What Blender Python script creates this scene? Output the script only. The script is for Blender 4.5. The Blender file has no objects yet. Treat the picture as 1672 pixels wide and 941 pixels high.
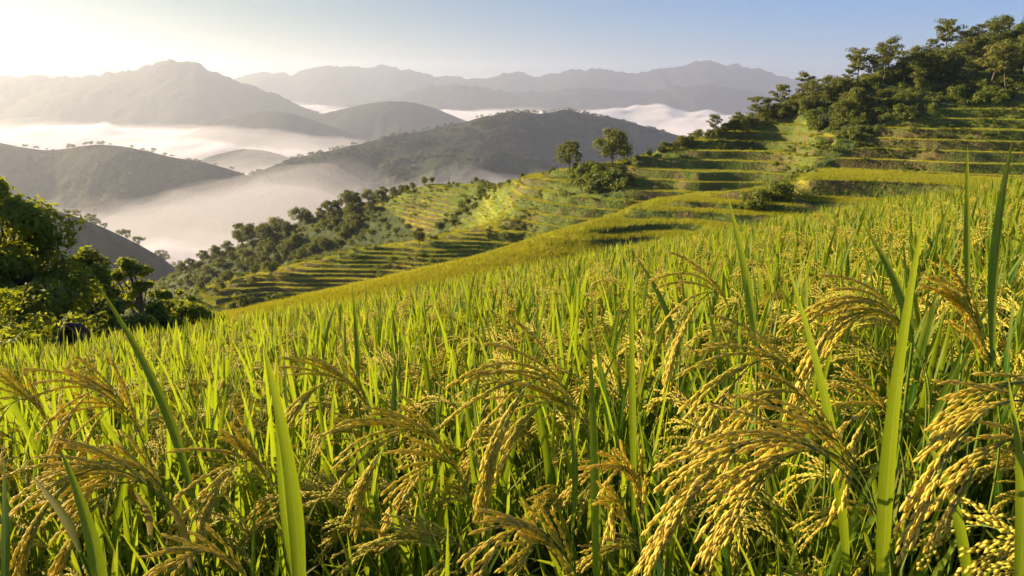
import bpy, math, random
import numpy as np
from mathutils import Vector

R = math.radians
scene = bpy.context.scene
COL = scene.collection
rng = np.random.default_rng(7)

# ------------------------------------------------------------------ camera frame
F = 1200.0            # focal length in pixels of the 1672 wide photograph
CX, CY = 836.0, 470.5
PITCH = math.atan((CY - 145.0) / F)
CP, SP = math.cos(PITCH), math.sin(PITCH)
SUN_AZ, SUN_EL = R(-74.0), R(18.0)


def ut(px, py):
    """direction of a pixel: sideways and upward slope per metre of depth"""
    dx, dy = px - CX, CY - py
    y = dy * SP + F * CP
    return dx / y, (dy * CP - F * SP) / y


def P(px, py, d):
    u, t = ut(px, py)
    return np.array((u * d, d, t * d))


# ------------------------------------------------------------------ noise
def _hash(ix, iy, seed):
    h = (ix.astype(np.int64) * 374761393 + iy.astype(np.int64) * 668265263 + seed * 974711) & 0xFFFFFFFF
    h = ((h ^ (h >> 13)) * 1274126177) & 0xFFFFFFFF
    return ((h ^ (h >> 16)) & 0xFFFFFF) / float(0xFFFFFF)


def vnoise(x, y, seed=0):
    x, y = np.asarray(x, float), np.asarray(y, float)
    ix, iy = np.floor(x), np.floor(y)
    fx, fy = x - ix, y - iy
    fx = fx * fx * fx * (fx * (fx * 6 - 15) + 10)
    fy = fy * fy * fy * (fy * (fy * 6 - 15) + 10)
    a = _hash(ix, iy, seed); b = _hash(ix + 1, iy, seed)
    c = _hash(ix, iy + 1, seed); d = _hash(ix + 1, iy + 1, seed)
    return (a + (b - a) * fx) * (1 - fy) + (c + (d - c) * fx) * fy


def fbm(x, y, seed=0, o=4):
    s, a, n = 0.0, 1.0, 0.0
    for k in range(o):
        s = s + a * (vnoise(x * 2 ** k, y * 2 ** k, seed + k * 17) * 2 - 1)
        n += a; a *= 0.5
    return s / n


def ridged(x, y, seed=0, o=4):
    s, a, n = 0.0, 1.0, 0.0
    for k in range(o):
        s = s + a * (1 - np.abs(vnoise(x * 2 ** k, y * 2 ** k, seed + k * 17) * 2 - 1))
        n += a; a *= 0.5
    return s / n


def sstep(a, b, x):
    t = np.clip((x - a) / (b - a), 0, 1)
    return t * t * (3 - 2 * t)


# ------------------------------------------------------------------ mesh helpers
class MB:
    """collects pieces of one mesh: vertices, quads, triangles, a float3 per vertex and a material slot"""

    def __init__(self):
        self.v, self.a, self.q, self.t, self.qm, self.tm, self.n = [], [], [], [], [], [], 0

    def add(self, V, Q=None, T=None, A=None, m=0):
        V = np.asarray(V, np.float32).reshape(-1, 3)
        self.v.append(V)
        self.a.append(np.zeros((len(V), 3), np.float32) if A is None else np.asarray(A, np.float32).reshape(-1, 3))
        if Q is not None and len(Q):
            Q = np.asarray(Q, np.int32).reshape(-1, 4) + self.n
            self.q.append(Q); self.qm.append(np.full(len(Q), m, np.int32))
        if T is not None and len(T):
            T = np.asarray(T, np.int32).reshape(-1, 3) + self.n
            self.t.append(T); self.tm.append(np.full(len(T), m, np.int32))
        self.n += len(V)

    def mesh(self, name, mats, smooth=True):
        V = np.concatenate(self.v); A = np.concatenate(self.a)
        Q = np.concatenate(self.q) if self.q else np.zeros((0, 4), np.int32)
        T = np.concatenate(self.t) if self.t else np.zeros((0, 3), np.int32)
        mi = np.concatenate(self.qm + self.tm)
        me = bpy.data.meshes.new(name)
        me.vertices.add(len(V)); me.vertices.foreach_set('co', V.ravel())
        nl = Q.size + T.size
        me.loops.add(nl)
        me.loops.foreach_set('vertex_index', np.concatenate([Q.ravel(), T.ravel()]))
        me.polygons.add(len(Q) + len(T))
        st = np.concatenate([np.arange(len(Q)) * 4, len(Q) * 4 + np.arange(len(T)) * 3]).astype(np.int32)
        me.polygons.foreach_set('loop_start', st)
        for m in mats if isinstance(mats, (list, tuple)) else [mats]:
            me.materials.append(m)
        me.polygons.foreach_set('material_index', mi)
        me.polygons.foreach_set('use_smooth', np.full(len(Q) + len(T), smooth))
        at = me.attributes.new('luv', 'FLOAT_VECTOR', 'POINT')
        at.data.foreach_set('vector', A.ravel())
        me.update(calc_edges=True)
        return me


def link(name, data, parent=None):
    o = bpy.data.objects.new(name, data)
    COL.objects.link(o)
    if parent is not None:
        o.parent = parent
    return o


def tag(o, label=None, cat=None, group=None, kind=None):
    for k, v in (('label', label), ('category', cat), ('group', group), ('kind', kind)):
        if v:
            o[k] = v
    return o


def thing(name, label, cat, loc, group=None, rz=0.0, s=1.0):
    o = link(name, None)
    o.location = loc; o.rotation_euler = (0, 0, rz); o.scale = (s, s, s)
    return tag(o, label, cat, group)


def copy_tree(o, parent=None):
    c = o.copy(); COL.objects.link(c)
    if parent is not None:
        c.parent = parent
    for ch in o.children:
        copy_tree(ch, c)
    return c


def grid_faces(nr, nc):
    i = np.arange(nr - 1)[:, None] * nc + np.arange(nc - 1)[None, :]
    return np.stack([i, i + 1, i + nc + 1, i + nc], -1).reshape(-1, 4)


# ------------------------------------------------------------------ materials
def mat(name):
    m = bpy.data.materials.new(name); m.use_nodes = True
    nt = m.node_tree; nt.nodes.clear()
    out = nt.nodes.new('ShaderNodeOutputMaterial')
    return m, nt, out


class N:
    """small node-tree builder"""

    def __init__(self, nt):
        self.nt = nt

    def new(self, t, **kw):
        n = self.nt.nodes.new(t)
        for k, v in kw.items():
            setattr(n, k, v)
        return n

    def put(self, sock, v):
        if isinstance(v, bpy.types.NodeSocket):
            self.nt.links.new(v, sock)
        elif isinstance(v, (tuple, list)) and sock.type == 'RGBA' and len(v) == 3:
            sock.default_value = (*v, 1)
        else:
            sock.default_value = v

    def math(self, op, a, b=0.0, c=None):
        n = self.new('ShaderNodeMath', operation=op)
        self.put(n.inputs[0], a); self.put(n.inputs[1], b)
        if c is not None:
            self.put(n.inputs[2], c)
        return n.outputs[0]

    def mix(self, f, a, b, mode='MIX'):
        n = self.new('ShaderNodeMix', data_type='RGBA', blend_type=mode)
        self.put(n.inputs['Factor'], f) if False else self.put(n.inputs[0], f)
        self.put(n.inputs[6], a); self.put(n.inputs[7], b)
        return n.outputs[2]

    def ramp(self, f, lo, hi):
        n = self.new('ShaderNodeMapRange', interpolation_type='SMOOTHSTEP')
        self.put(n.inputs[0], f); n.inputs[1].default_value = lo; n.inputs[2].default_value = hi
        return n.outputs[0]

    def noise(self, scale, vec=None, detail=3.0, rough=0.55):
        n = self.new('ShaderNodeTexNoise')
        n.inputs['Scale'].default_value = scale; n.inputs['Detail'].default_value = detail
        n.inputs['Roughness'].default_value = rough
        if vec is not None:
            self.nt.links.new(vec, n.inputs['Vector'])
        return n.outputs[0]

    def attr(self, name):
        return self.new('ShaderNodeAttribute', attribute_name=name).outputs['Vector']

    def sep(self, v):
        n = self.new('ShaderNodeSeparateXYZ'); self.nt.links.new(v, n.inputs[0])
        return n.outputs

    def pos(self):
        return self.new('ShaderNodeNewGeometry').outputs['Position']

    def objrnd(self):
        return self.new('ShaderNodeObjectInfo').outputs['Random']

    def bump(self, h, strength, dist):
        n = self.new('ShaderNodeBump'); n.inputs['Strength'].default_value = strength
        n.inputs['Distance'].default_value = dist
        self.nt.links.new(h, n.inputs['Height'])
        return n.outputs[0]


def leafy_surface(n, out, col, trans_col, trans, rough=0.5, spec=0.4, normal=None):
    p = n.new('ShaderNodeBsdfPrincipled')
    n.put(p.inputs['Base Color'], col); n.put(p.inputs['Roughness'], rough)
    p.inputs['Specular IOR Level'].default_value = spec
    if normal is not None:
        n.put(p.inputs['Normal'], normal)
    if trans <= 0:
        n.nt.links.new(p.outputs[0], out.inputs[0]); return
    t = n.new('ShaderNodeBsdfTranslucent'); n.put(t.inputs[0], trans_col)
    mx = n.new('ShaderNodeMixShader'); mx.inputs[0].default_value = trans
    n.nt.links.new(p.outputs[0], mx.inputs[1]); n.nt.links.new(t.outputs[0], mx.inputs[2])
    n.nt.links.new(mx.outputs[0], out.inputs[0])


def make_rice_leaf_mat():
    m, nt, out = mat('rice leaf'); n = N(nt)
    x, y, z = n.sep(n.attr('luv'))
    rnd = n.math('FRACT', n.math('ADD', z, n.objrnd()))
    c = n.mix(n.ramp(rnd, 0.15, 0.95), (0.03, 0.115, 0.008), (0.17, 0.28, 0.012))
    c = n.mix(n.math('MULTIPLY', n.ramp(y, 0.55, 1.05), 0.5), c, (0.36, 0.34, 0.03))
    yel = n.math('MAXIMUM', n.math('MULTIPLY', n.ramp(rnd, 0.97, 0.985), .45), n.ramp(z, 1.4, 1.6))
    c = n.mix(yel, c, (0.46, 0.33, 0.03))
    c = n.mix(n.math('MULTIPLY', n.ramp(n.math('ADD', y, n.math('MULTIPLY', n.noise(60.0, n.pos(), 2.0), .12)), 0.98, 1.06), .8), c, (0.33, 0.21, 0.07))
    spot = n.ramp(n.noise(140.0, n.pos(), 2.0), 0.70, 0.76)
    c = n.mix(n.math('MULTIPLY', spot, .5), c, (0.25, 0.17, 0.05))
    vein = n.math('MULTIPLY_ADD', n.math('SINE', n.math('MULTIPLY', x, 88.0)), 0.20, 0.90)
    mid = n.math('SUBTRACT', 1.0, n.ramp(n.math('ABSOLUTE', n.math('SUBTRACT', x, 0.5)), 0.0, 0.06))
    c = n.mix(n.math('MULTIPLY', mid, 0.7), c, (0.32, 0.44, 0.12))
    cv = n.new('ShaderNodeCombineXYZ')
    for i in range(3):
        n.put(cv.inputs[i], vein)
    c = n.mix(1.0, c, cv.outputs[0], 'MULTIPLY')
    bl = n.noise(30.0, n.pos(), 2.0)
    c = n.mix(n.math('MULTIPLY', n.ramp(bl, 0.55, 0.8), 0.35), c, (0.24, 0.25, 0.05))
    tc = n.mix(0.55, c, n.mix(yel, (0.46, 0.56, 0.010), (0.7, 0.5, 0.02)))
    b = n.bump(vein, 0.25, 0.002)
    leafy_surface(n, out, c, tc, 0.5, 0.45, 0.25, b)
    return m


def make_grain_mat():
    m, nt, out = mat('rice grain'); n = N(nt)
    x, y, z = n.sep(n.attr('luv'))
    r2 = n.objrnd()
    ripe = n.ramp(n.math('ADD', n.math('MULTIPLY', y, 0.55), n.math('ADD', n.math('MULTIPLY', z, 0.50), n.math('MULTIPLY', r2, 0.30))), 0.25, 1.15)
    c = n.mix(ripe, (0.50, 0.51, 0.05), (0.78, 0.60, 0.09))
    c = n.mix(n.math('MULTIPLY', n.ramp(z, 0.7, 1.0), 0.5), c, (0.72, 0.66, 0.20))
    tipc = n.math('MULTIPLY', n.ramp(x, 0.8, 1.0), 0.4)
    c = n.mix(tipc, c, (0.30, 0.15, 0.03))
    groove = n.noise(900.0, n.pos(), 2.0)
    leafy_surface(n, out, c, n.mix(0.5, c, (0.9, 0.78, 0.09)), 0.4, 0.5, 0.35, n.bump(groove, 0.3, 0.0005))
    return m


def make_stalk_mat():
    m, nt, out = mat('rice stalk'); n = N(nt)
    x, y, z = n.sep(n.attr('luv'))
    c = n.mix(z, (0.09, 0.17, 0.015), (0.22, 0.27, 0.035))
    leafy_surface(n, out, c, (0.3, 0.35, 0.05), 0.2, 0.5, 0.3)
    return m


def make_foliage_mat(name, a, b, tc, trans=0.35, scale=0.35):
    m, nt, out = mat(name); n = N(nt)
    x, y, z = n.sep(n.attr('luv'))
    r2 = n.objrnd()
    f = n.math('ADD', n.math('MULTIPLY', z, 0.6), n.math('MULTIPLY', r2, 0.4))
    big = n.ramp(n.noise(scale, n.pos(), 2.0), 0.35, 0.65)
    f = n.math('ADD', n.math('MULTIPLY', f, 0.7), n.math('MULTIPLY', big, 0.3))
    c = n.mix(f, a, b)
    leafy_surface(n, out, c, n.mix(f, tuple(v * 0.6 for v in tc), tc), trans, 0.55, 0.3)
    return m


def make_bark_mat(name, a, b):
    m, nt, out = mat(name); n = N(nt)
    nn = n.noise(6.0, n.pos(), 4.0)
    c = n.mix(nn, a, b)
    leafy_surface(n, out, c, None, 0, 0.9, 0.2, n.bump(nn, 0.6, 0.05))
    return m


def make_soil_mat():
    m, nt, out = mat('paddy soil'); n = N(nt)
    nn = n.noise(5.0, n.pos(), 5.0)
    c = n.mix(nn, (0.025, 0.028, 0.010), (0.055, 0.05, 0.02))
    leafy_surface(n, out, c, None, 0, 0.9, 0.2, n.bump(nn, 0.6, 0.05))
    return m


def make_terrain_mat():
    """luv: x = riser, y = terraced, z = forested"""
    m, nt, out = mat('terraced ground'); n = N(nt)
    pos = n.pos()
    x, y, z = n.sep(n.attr('luv'))
    n1 = n.noise(0.045, pos, 4.0); n2 = n.noise(0.35, pos, 4.0); n3 = n.noise(2.2, pos, 3.0)
    rice = n.mix(n.ramp(n1, 0.38, 0.62), (0.19, 0.25, 0.018), (0.42, 0.37, 0.022))
    rice = n.mix(n.math('MULTIPLY', n.ramp(n3, 0.4, 0.75), 0.4), rice, (0.09, 0.13, 0.015))
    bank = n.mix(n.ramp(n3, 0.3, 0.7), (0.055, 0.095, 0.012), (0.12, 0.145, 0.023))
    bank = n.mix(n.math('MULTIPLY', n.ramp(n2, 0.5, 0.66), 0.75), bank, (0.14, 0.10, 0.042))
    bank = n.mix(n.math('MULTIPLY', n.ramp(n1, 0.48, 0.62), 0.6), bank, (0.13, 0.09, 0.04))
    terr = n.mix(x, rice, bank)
    wild = n.mix(n.ramp(n2, 0.35, 0.65), (0.035, 0.06, 0.012), (0.10, 0.13, 0.025))
    wild = n.mix(n.math('MULTIPLY', n.ramp(n3, 0.5, 0.8), 0.5), wild, (0.14, 0.14, 0.04))
    c = n.mix(y, wild, terr)
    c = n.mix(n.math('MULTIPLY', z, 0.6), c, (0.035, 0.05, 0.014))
    h = n.math('ADD', n.math('MULTIPLY', n2, 1.2), n.math('MULTIPLY', n3, 0.6))
    leafy_surface(n, out, c, None, 0, 0.8, 0.15, n.bump(h, 0.9, 0.5))
    return m


def make_hill_mat(name, a, b, patch=None, sc=0.006):
    m, nt, out = mat(name); n = N(nt)
    pos = n.pos()
    n1 = n.noise(sc, pos, 5.0); n2 = n.noise(sc * 9, pos, 4.0, 0.65)
    c = n.mix(n.ramp(n2, 0.3, 0.7), a, b)
    if patch:
        c = n.mix(n.math('MULTIPLY', n.ramp(n1, 0.5, 0.62), 0.8), c, patch)
    leafy_surface(n, out, c, None, 0, 0.9, 0.1, n.bump(n2, .5, 0.04 / sc))
    return m


M = dict(
    leaf=make_rice_leaf_mat(), grain=make_grain_mat(), stalk=make_stalk_mat(), soil=make_soil_mat(), terrain=make_terrain_mat(),
    near_tree=make_foliage_mat('near tree leaves', (0.045, 0.10, 0.014), (0.16, 0.21, 0.022), (0.48, 0.52, 0.02), 0.5, 0.6),
    broad=make_foliage_mat('broadleaf tree leaves', (0.06, 0.088, 0.016), (0.17, 0.185, 0.03), (0.34, 0.36, 0.03), 0.35, 0.12),
    far_wood=make_foliage_mat('distant wood leaves', (0.018, 0.030, 0.014), (0.05, 0.06, 0.02), (0.08, 0.09, 0.02), 0.2, 0.02),
    pine=make_foliage_mat('pine needles', (0.065, 0.088, 0.018), (0.18, 0.185, 0.034), (0.3, 0.31, 0.03), 0.35, 0.12),
    shrub=make_foliage_mat('shrub leaves', (0.055, 0.095, 0.014), (0.17, 0.20, 0.03), (0.32, 0.36, 0.02), 0.4, 0.15),
    scrub=make_foliage_mat('undergrowth leaves', (0.055, 0.095, 0.013), (0.16, 0.19, 0.03), (0.3, 0.34, 0.02), 0.4, 0.06),
    bank=make_foliage_mat('bank grass', (0.038, 0.07, 0.011), (0.11, 0.13, 0.025), (0.22, 0.25, 0.02), 0.3, 0.06),
    paddy=make_foliage_mat('terrace rice leaves', (0.17, 0.24, 0.014), (0.42, 0.38, 0.022), (0.50, 0.47, 0.012), 0.4, 0.05),
    bark=make_bark_mat('grey brown bark', (0.06, 0.045, 0.03), (0.20, 0.16, 0.11)),
    rock=make_bark_mat('dark weathered rock', (0.03, 0.022, 0.014), (0.11, 0.08, 0.05)),
    hill_green=make_hill_mat('wooded hill', (0.02, 0.032, 0.018), (0.045, 0.055, 0.028), (0.085, 0.088, 0.033), 0.008),
    hill_dark=make_hill_mat('dark wooded mountain', (0.018, 0.026, 0.018), (0.036, 0.044, 0.028), None, 0.003),
    valley=make_hill_mat('valley ground', (0.05, 0.07, 0.03), (0.09, 0.10, 0.04), None, 0.004),
)

#@@RICE
# ------------------------------------------------------------------ rice pieces
def leaf_strip(C, W, side, fold=0.25, A=(0.5,), rnd=0.5):
    """a blade along the points C with half widths W; side = sideways directions"""
    n = len(C)
    T = np.gradient(C, axis=0); T /= np.linalg.norm(T, axis=1)[:, None] + 1e-9
    S = side - (side * T).sum(1)[:, None] * T
    S /= np.linalg.norm(S, axis=1)[:, None] + 1e-9
    Nn = np.cross(T, S)
    L = C - S * W[:, None] + Nn * (W * fold)[:, None]
    Rr = C + S * W[:, None] + Nn * (W * fold)[:, None]
    V = np.stack([L, C, Rr], 1).reshape(-1, 3)
    s = np.linspace(0, 1, n)
    uv = np.zeros((n, 3, 3)); uv[:, 0, 0] = 0; uv[:, 1, 0] = 0.5; uv[:, 2, 0] = 1
    uv[:, :, 1] = s[:, None]; uv[:, :, 2] = rnd
    return V, grid_faces(n, 3), uv.reshape(-1, 3)


def blade_profile(s, w):
    return w * 0.5 * np.minimum(1, 0.45 + 1.6 * s) * np.clip(1 - s, 0, 1) ** 0.55


def add_blade(mb, base, az, L, w, lean, bend, rg, n=9, m=0):
    s = np.linspace(0, 1, n)
    th = lean + bend * s ** 2.2
    d = np.stack([np.sin(th) * math.cos(az), np.sin(th) * math.sin(az), np.cos(th)], 1)
    C = np.concatenate([[np.zeros(3)], np.cumsum((d[1:] + d[:-1]) / 2 * (L / (n - 1)), 0)]) + base
    tw = rg.uniform(-1.3, 1.3) + rg.uniform(-0.8, 0.8) * s
    sd = np.stack([-np.sin(az + tw), np.cos(az + tw), np.zeros(n)], 1)
    V, Q, A = leaf_strip(C, blade_profile(s, w), sd, 0.25, rnd=rg.uniform(0, 1))
    mb.add(V, Q, None, A, m)


def tube(mb, C, r, sides=5, m=0, z=0.5):
    C = np.asarray(C, float); n = len(C)
    r = np.broadcast_to(np.asarray(r, float), (n,))
    T = np.gradient(C, axis=0); T /= np.linalg.norm(T, axis=1)[:, None] + 1e-9
    ref = np.where(np.abs(T[:, 2:3]) > 0.9, np.array([[1.0, 0, 0]]), np.array([[0, 0, 1.0]]))
    S = np.cross(T, ref); S /= np.linalg.norm(S, axis=1)[:, None] + 1e-9
    B = np.cross(T, S)
    a = np.arange(sides) / sides * 2 * math.pi
    V = C[:, None] + r[:, None, None] * (np.cos(a)[None, :, None] * S[:, None] + np.sin(a)[None, :, None] * B[:, None])
    i = np.arange(n - 1)[:, None] * sides; j = np.arange(sides)[None]; k = (j + 1) % sides
    Q = np.stack([i + j, i + k, i + sides + k, i + sides + j], -1).reshape(-1, 4)
    A = np.zeros((n * sides, 3)); A[:, 2] = z; A[:, 1] = np.repeat(np.linspace(0, 1, n), sides)
    mb.add(V.reshape(-1, 3), Q, None, A, m)


def grain_template(sides, rings):
    s = np.linspace(0, 1, rings + 2)
    r = np.sin(np.pi * s ** 0.9) ** 0.8; r[0] = 0.12; r[-1] = 0.05
    a = np.arange(sides) / sides * 2 * math.pi
    V = np.stack([np.cos(a)[None] * r[:, None], np.sin(a)[None] * r[:, None] * 0.75, np.broadcast_to(s[:, None], (len(s), sides))], -1)
    i = np.arange(len(s) - 1)[:, None] * sides; j = np.arange(sides)[None]; k = (j + 1) % sides
    Q = np.stack([i + j, i + k, i + sides + k, i + sides + j], -1).reshape(-1, 4)
    return V.reshape(-1, 3), Q


def octa_template():
    V = np.array([(0, 0, 0), (1, 0, .45), (-.5, .8, .5), (-.5, -.8, .5), (0, 0, 1)], float)
    T = np.array([(0, 2, 1), (0, 3, 2), (0, 1, 3), (4, 1, 2), (4, 2, 3), (4, 3, 1)])
    return V, T


GT = {'hi': grain_template(8, 5), 'mid': grain_template(6, 3), 'lo': octa_template()}


def add_grains(mb, O, D, L, w, ripe, rg, detail='mid', m=0):
    """grains at points O pointing along D"""
    O, D = np.asarray(O), np.asarray(D)
    n = len(O)
    D = D / (np.linalg.norm(D, axis=1)[:, None] + 1e-9)
    X = np.cross(D, rg.normal(size=(n, 3))); X /= np.linalg.norm(X, axis=1)[:, None] + 1e-9
    Y = np.cross(D, X)
    tv, tf = GT[detail]
    ls = L * rg.uniform(0.85, 1.12, n); ws = w * rg.uniform(0.85, 1.12, n)
    V = O[:, None] + tv[None, :, 0:1] * (X * ws[:, None])[:, None] + tv[None, :, 1:2] * (Y * ws[:, None])[:, None] + tv[None, :, 2:3] * (D * ls[:, None])[:, None]
    nv = len(tv)
    Fc = (np.arange(n)[:, None, None] * nv + tf[None]).reshape(-1, tf.shape[1])
    A = np.zeros((n, nv, 3)); A[:, :, 0] = tv[None, :, 2]; A[:, :, 1] = np.asarray(ripe)[:, None]; A[:, :, 2] = rg.uniform(0, 1, n)[:, None]
    mb.add(V.reshape(-1, 3), Fc if tf.shape[1] == 4 else None, Fc if tf.shape[1] == 3 else None, A.reshape(-1, 3), m)


def droop(p, d, L, n, k, rg=None, wob=0.0):
    """a hanging curve: starts at p along d, falls over with gravity"""
    ds = L / (n - 1); C = [np.array(p, float)]; d = np.array(d, float) / np.linalg.norm(d)
    for _ in range(n - 1):
        d = d + np.array((0, 0, -k * ds))
        if wob:
            d = d + rg.normal(size=3) * wob
        d /= np.linalg.norm(d)
        C.append(C[-1] + d * ds)
    return np.array(C)


def resample(C, n):
    s = np.concatenate([[0], np.cumsum(np.linalg.norm(np.diff(C, axis=0), axis=1))]); s /= s[-1]
    q = np.linspace(0, 1, n)
    return np.stack([np.interp(q, s, C[:, i]) for i in range(3)], 1)


def panicle(ms, mg, axis, rg, nbr=9, glen=0.0095, gw=0.0021, detail='mid', spacing=0.0062, spread=0.15, k=6.0, blen=0.15, sm=0, gm=0, start=0.04, ripe=0.0):
    """arching axis with hanging branches of grain. ms / mg: stalk and grain collectors"""
    n = len(axis)
    T = np.gradient(axis, axis=0); T /= np.linalg.norm(T, axis=1)[:, None]
    Ltot = np.linalg.norm(np.diff(axis, axis=0), axis=1).sum()
    tube(ms, axis, np.linspace(0.0013, 0.0005, n), 5 if detail != 'lo' else 3, sm, 0.6)
    for b in range(nbr + 1):
        if b == nbr:                                   # the axis's own tip
            i0 = int(n * 0.72); C = axis[i0:]; C = resample(C, 12); lead = 0.05
        else:
            f = start + (0.78 - start) * (b / max(1, nbr - 1)) ** 0.9
            i0 = min(n - 2, int(f * (n - 1)))
            t = T[i0]
            o = np.cross(t, rg.normal(size=3)); o /= np.linalg.norm(o)
            o = o + np.array((0, 0, -0.25)); o /= np.linalg.norm(o)
            sp = spread * rg.uniform(0.45, 1.25)
            d = t * math.cos(sp) + o * math.sin(sp)
            L = blen * (1.0 - 0.45 * f) * rg.uniform(0.8, 1.2)
            C = droop(axis[i0], d, L, 14, k * rg.uniform(0.75, 1.3), rg, 0.02)
            tube(ms, C, np.linspace(0.0008, 0.0004, len(C)), 4 if detail != 'lo' else 3, sm, 0.5)
            lead = rg.uniform(0.10, 0.28)
        Ls = np.linalg.norm(np.diff(C, axis=0), axis=1).sum()
        ng = max(3, int(Ls * (1 - lead) / spacing * 1.25))
        q = np.linspace(lead, 0.985, ng)
        s = np.linspace(0, 1, len(C))
        pt = np.stack([np.interp(q, s, C[:, i]) for i in range(3)], 1)
        Tc = np.gradient(C, axis=0)
        tg = np.stack([np.interp(q, s, Tc[:, i]) for i in range(3)], 1); tg /= np.linalg.norm(tg, axis=1)[:, None]
        sd = np.cross(tg, rg.normal(size=3)[None]); sd /= np.linalg.norm(sd, axis=1)[:, None] + 1e-9
        up = np.cross(tg, sd)
        ph = np.arange(ng) * 2.4 + rg.uniform(0, 6)
        off = np.cos(ph)[:, None] * sd + np.sin(ph)[:, None] * up
        dirs = tg + off * rg.uniform(0.03, 0.20, (ng, 1))
        add_grains(mg, pt + off * 0.0010, dirs, glen, gw, np.clip(ripe + q * 0.7 + rg.uniform(-0.15, 0.2, ng), 0, 1.3), rg, detail, gm)


def culm_curve(base, top, sag=0.03, n=8):
    s = np.linspace(0, 1, n)[:, None]
    C = base + (top - base) * s
    d = top - base; d[2] = 0
    return C - d * (np.sin(s * math.pi) * sag * 3)


DROOP_AZ = math.pi  # most ears lean towards -x


def tiller_panicle(rg, h, spread_r, az, detail):
    """culm and arching axis of one ear standing on the plant's base"""
    base = np.array((rg.normal(0, .02), rg.normal(0, .02), 0.0))
    neck = base + np.array((math.cos(az) * spread_r * 0.3 - math.cos(az) * 0.03, math.sin(az) * spread_r * 0.3, h))
    d0 = np.array((math.cos(az) * 0.55, math.sin(az) * 0.55, 1.0))
    L = rg.uniform(0.20, 0.27)
    axis = droop(neck, d0, L, 26, rg.uniform(9.0, 14.0))
    return base, neck, axis


def build_rice_variant(seed, detail='mid', nl=22, npan=5, merged=False):
    rg = np.random.default_rng(seed)
    fol = MB(); pans = []; blades = []
    for i in range(nl):                                 # lower leaves
        az = rg.uniform(0, 2 * math.pi)
        b = np.array((rg.normal(0, .025), rg.normal(0, .025), rg.uniform(0.02, 0.42)))
        add_blade(fol, b, az, rg.uniform(.28, .5), rg.uniform(.011, .020), rg.uniform(.08, .45), rg.uniform(.1, 1.5), rg, 7)
    for i in range(9):                                  # culms
        az = rg.uniform(0, 2 * math.pi)
        tube(fol, culm_curve(np.array((rg.normal(0, .02), rg.normal(0, .02), 0)), np.array((math.cos(az) * .07, math.sin(az) * .07, rg.uniform(.5, .75)))), 0.0022, 4, 1, rg.uniform(0, .6))
    for i in range(npan):
        az = DROOP_AZ + rg.normal(0, 0.9)
        base, neck, axis = tiller_panicle(rg, rg.uniform(.60, .77), rg.uniform(.1, .3), az, detail)
        s, g = MB(), MB()
        tube(s, culm_curve(base, neck), np.linspace(.0022, .0014, 8), 4, 0, .5)
        panicle(s, g, axis, rg, nbr=rg.integers(11, 15), detail=detail, glen=.0118 if detail != 'lo' else .0125, gw=.0023 if detail != 'lo' else .0034,
                spacing=.0058 if detail != 'lo' else .010)
        pans.append((s, g))
    for i in range(rg.integers(9, 14)):                  # upright flag leaves
        mb = MB()
        az = rg.uniform(0, 2 * math.pi)
        b = np.array((rg.normal(0, .03), rg.normal(0, .03), rg.uniform(.34, .60)))
        add_blade(mb, b, az, rg.uniform(.30, .50), rg.uniform(.014, .030) * (1.2 if detail == 'lo' else 1.0), rg.uniform(.02, .26), rg.uniform(.0, .45), rg, 10)
        blades.append(mb)
    if merged:
        out = MB()
        def take(mb, mp):
            off = out.n
            out.v += mb.v; out.a += mb.a; out.n += mb.n
            out.q += [q + off for q in mb.q]; out.t += [t + off for t in mb.t]
            out.qm += [np.array([mp[v] for v in q], np.int32) if len(q) else q for q in mb.qm]
            out.tm += [np.array([mp[v] for v in q], np.int32) if len(q) else q for q in mb.tm]
        take(fol, (0, 1))
        for b in blades:
            take(b, (0,))
        for s, g in pans:
            take(s, (1,)); take(g, (2,))
        return out.mesh('rice_clump', [M['leaf'], M['stalk'], M['grain']])
    return fol, pans, blades


# the field the camera stands in: its slope follows the line where the crop ends
CAM_H = 1.25
CREST_PX = np.array([(-300, 605, 6.2), (0, 580, 6.6), (160, 562, 7.6), (340, 530, 9), (600, 490, 12), (836, 438, 15), (1000, 405, 16), (1200, 368, 16), (1400, 330, 15), (1672, 282, 14), (1900, 245, 14)], float)
CREST_U, CREST_T = ut(CREST_PX[:, 0], CREST_PX[:, 1])
CREST_R = CREST_PX[:, 2]
CREST_S = CREST_T + .27 / CREST_R


def crest_y(u):
    """how far the field reaches before it drops away"""
    return np.interp(u, CREST_U, CREST_R)


def field_z(x, y):
    x, y = np.asarray(x, float), np.asarray(y, float)
    yy = np.maximum(y, 0.0)
    u = x / (yy + 0.8)
    over = np.maximum(0, y - crest_y(x / np.maximum(y, .5)))
    S = np.interp(u, CREST_U, CREST_S)
    return -CAM_H + S * yy - 0.05 * over ** 1.5 + 0.03 * fbm(x * .5, y * .5, 5, 2) - .2 * np.minimum(y, 0)


def build_field():
    xs = np.concatenate([np.linspace(-40, -12, 20), np.linspace(-11.6, 14, 130), np.linspace(14.4, 40, 20)])
    ys = np.concatenate([np.linspace(-20, -2, 12), np.linspace(-1.8, 24, 120)])
    X, Y = np.meshgrid(xs, ys)
    mb = MB(); mb.add(np.stack([X, Y, field_z(X, Y)], -1), grid_faces(len(ys), len(xs)))
    tag(link('paddy_ground', mb.mesh('paddy_ground', M['soil'])), kind='structure')


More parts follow.
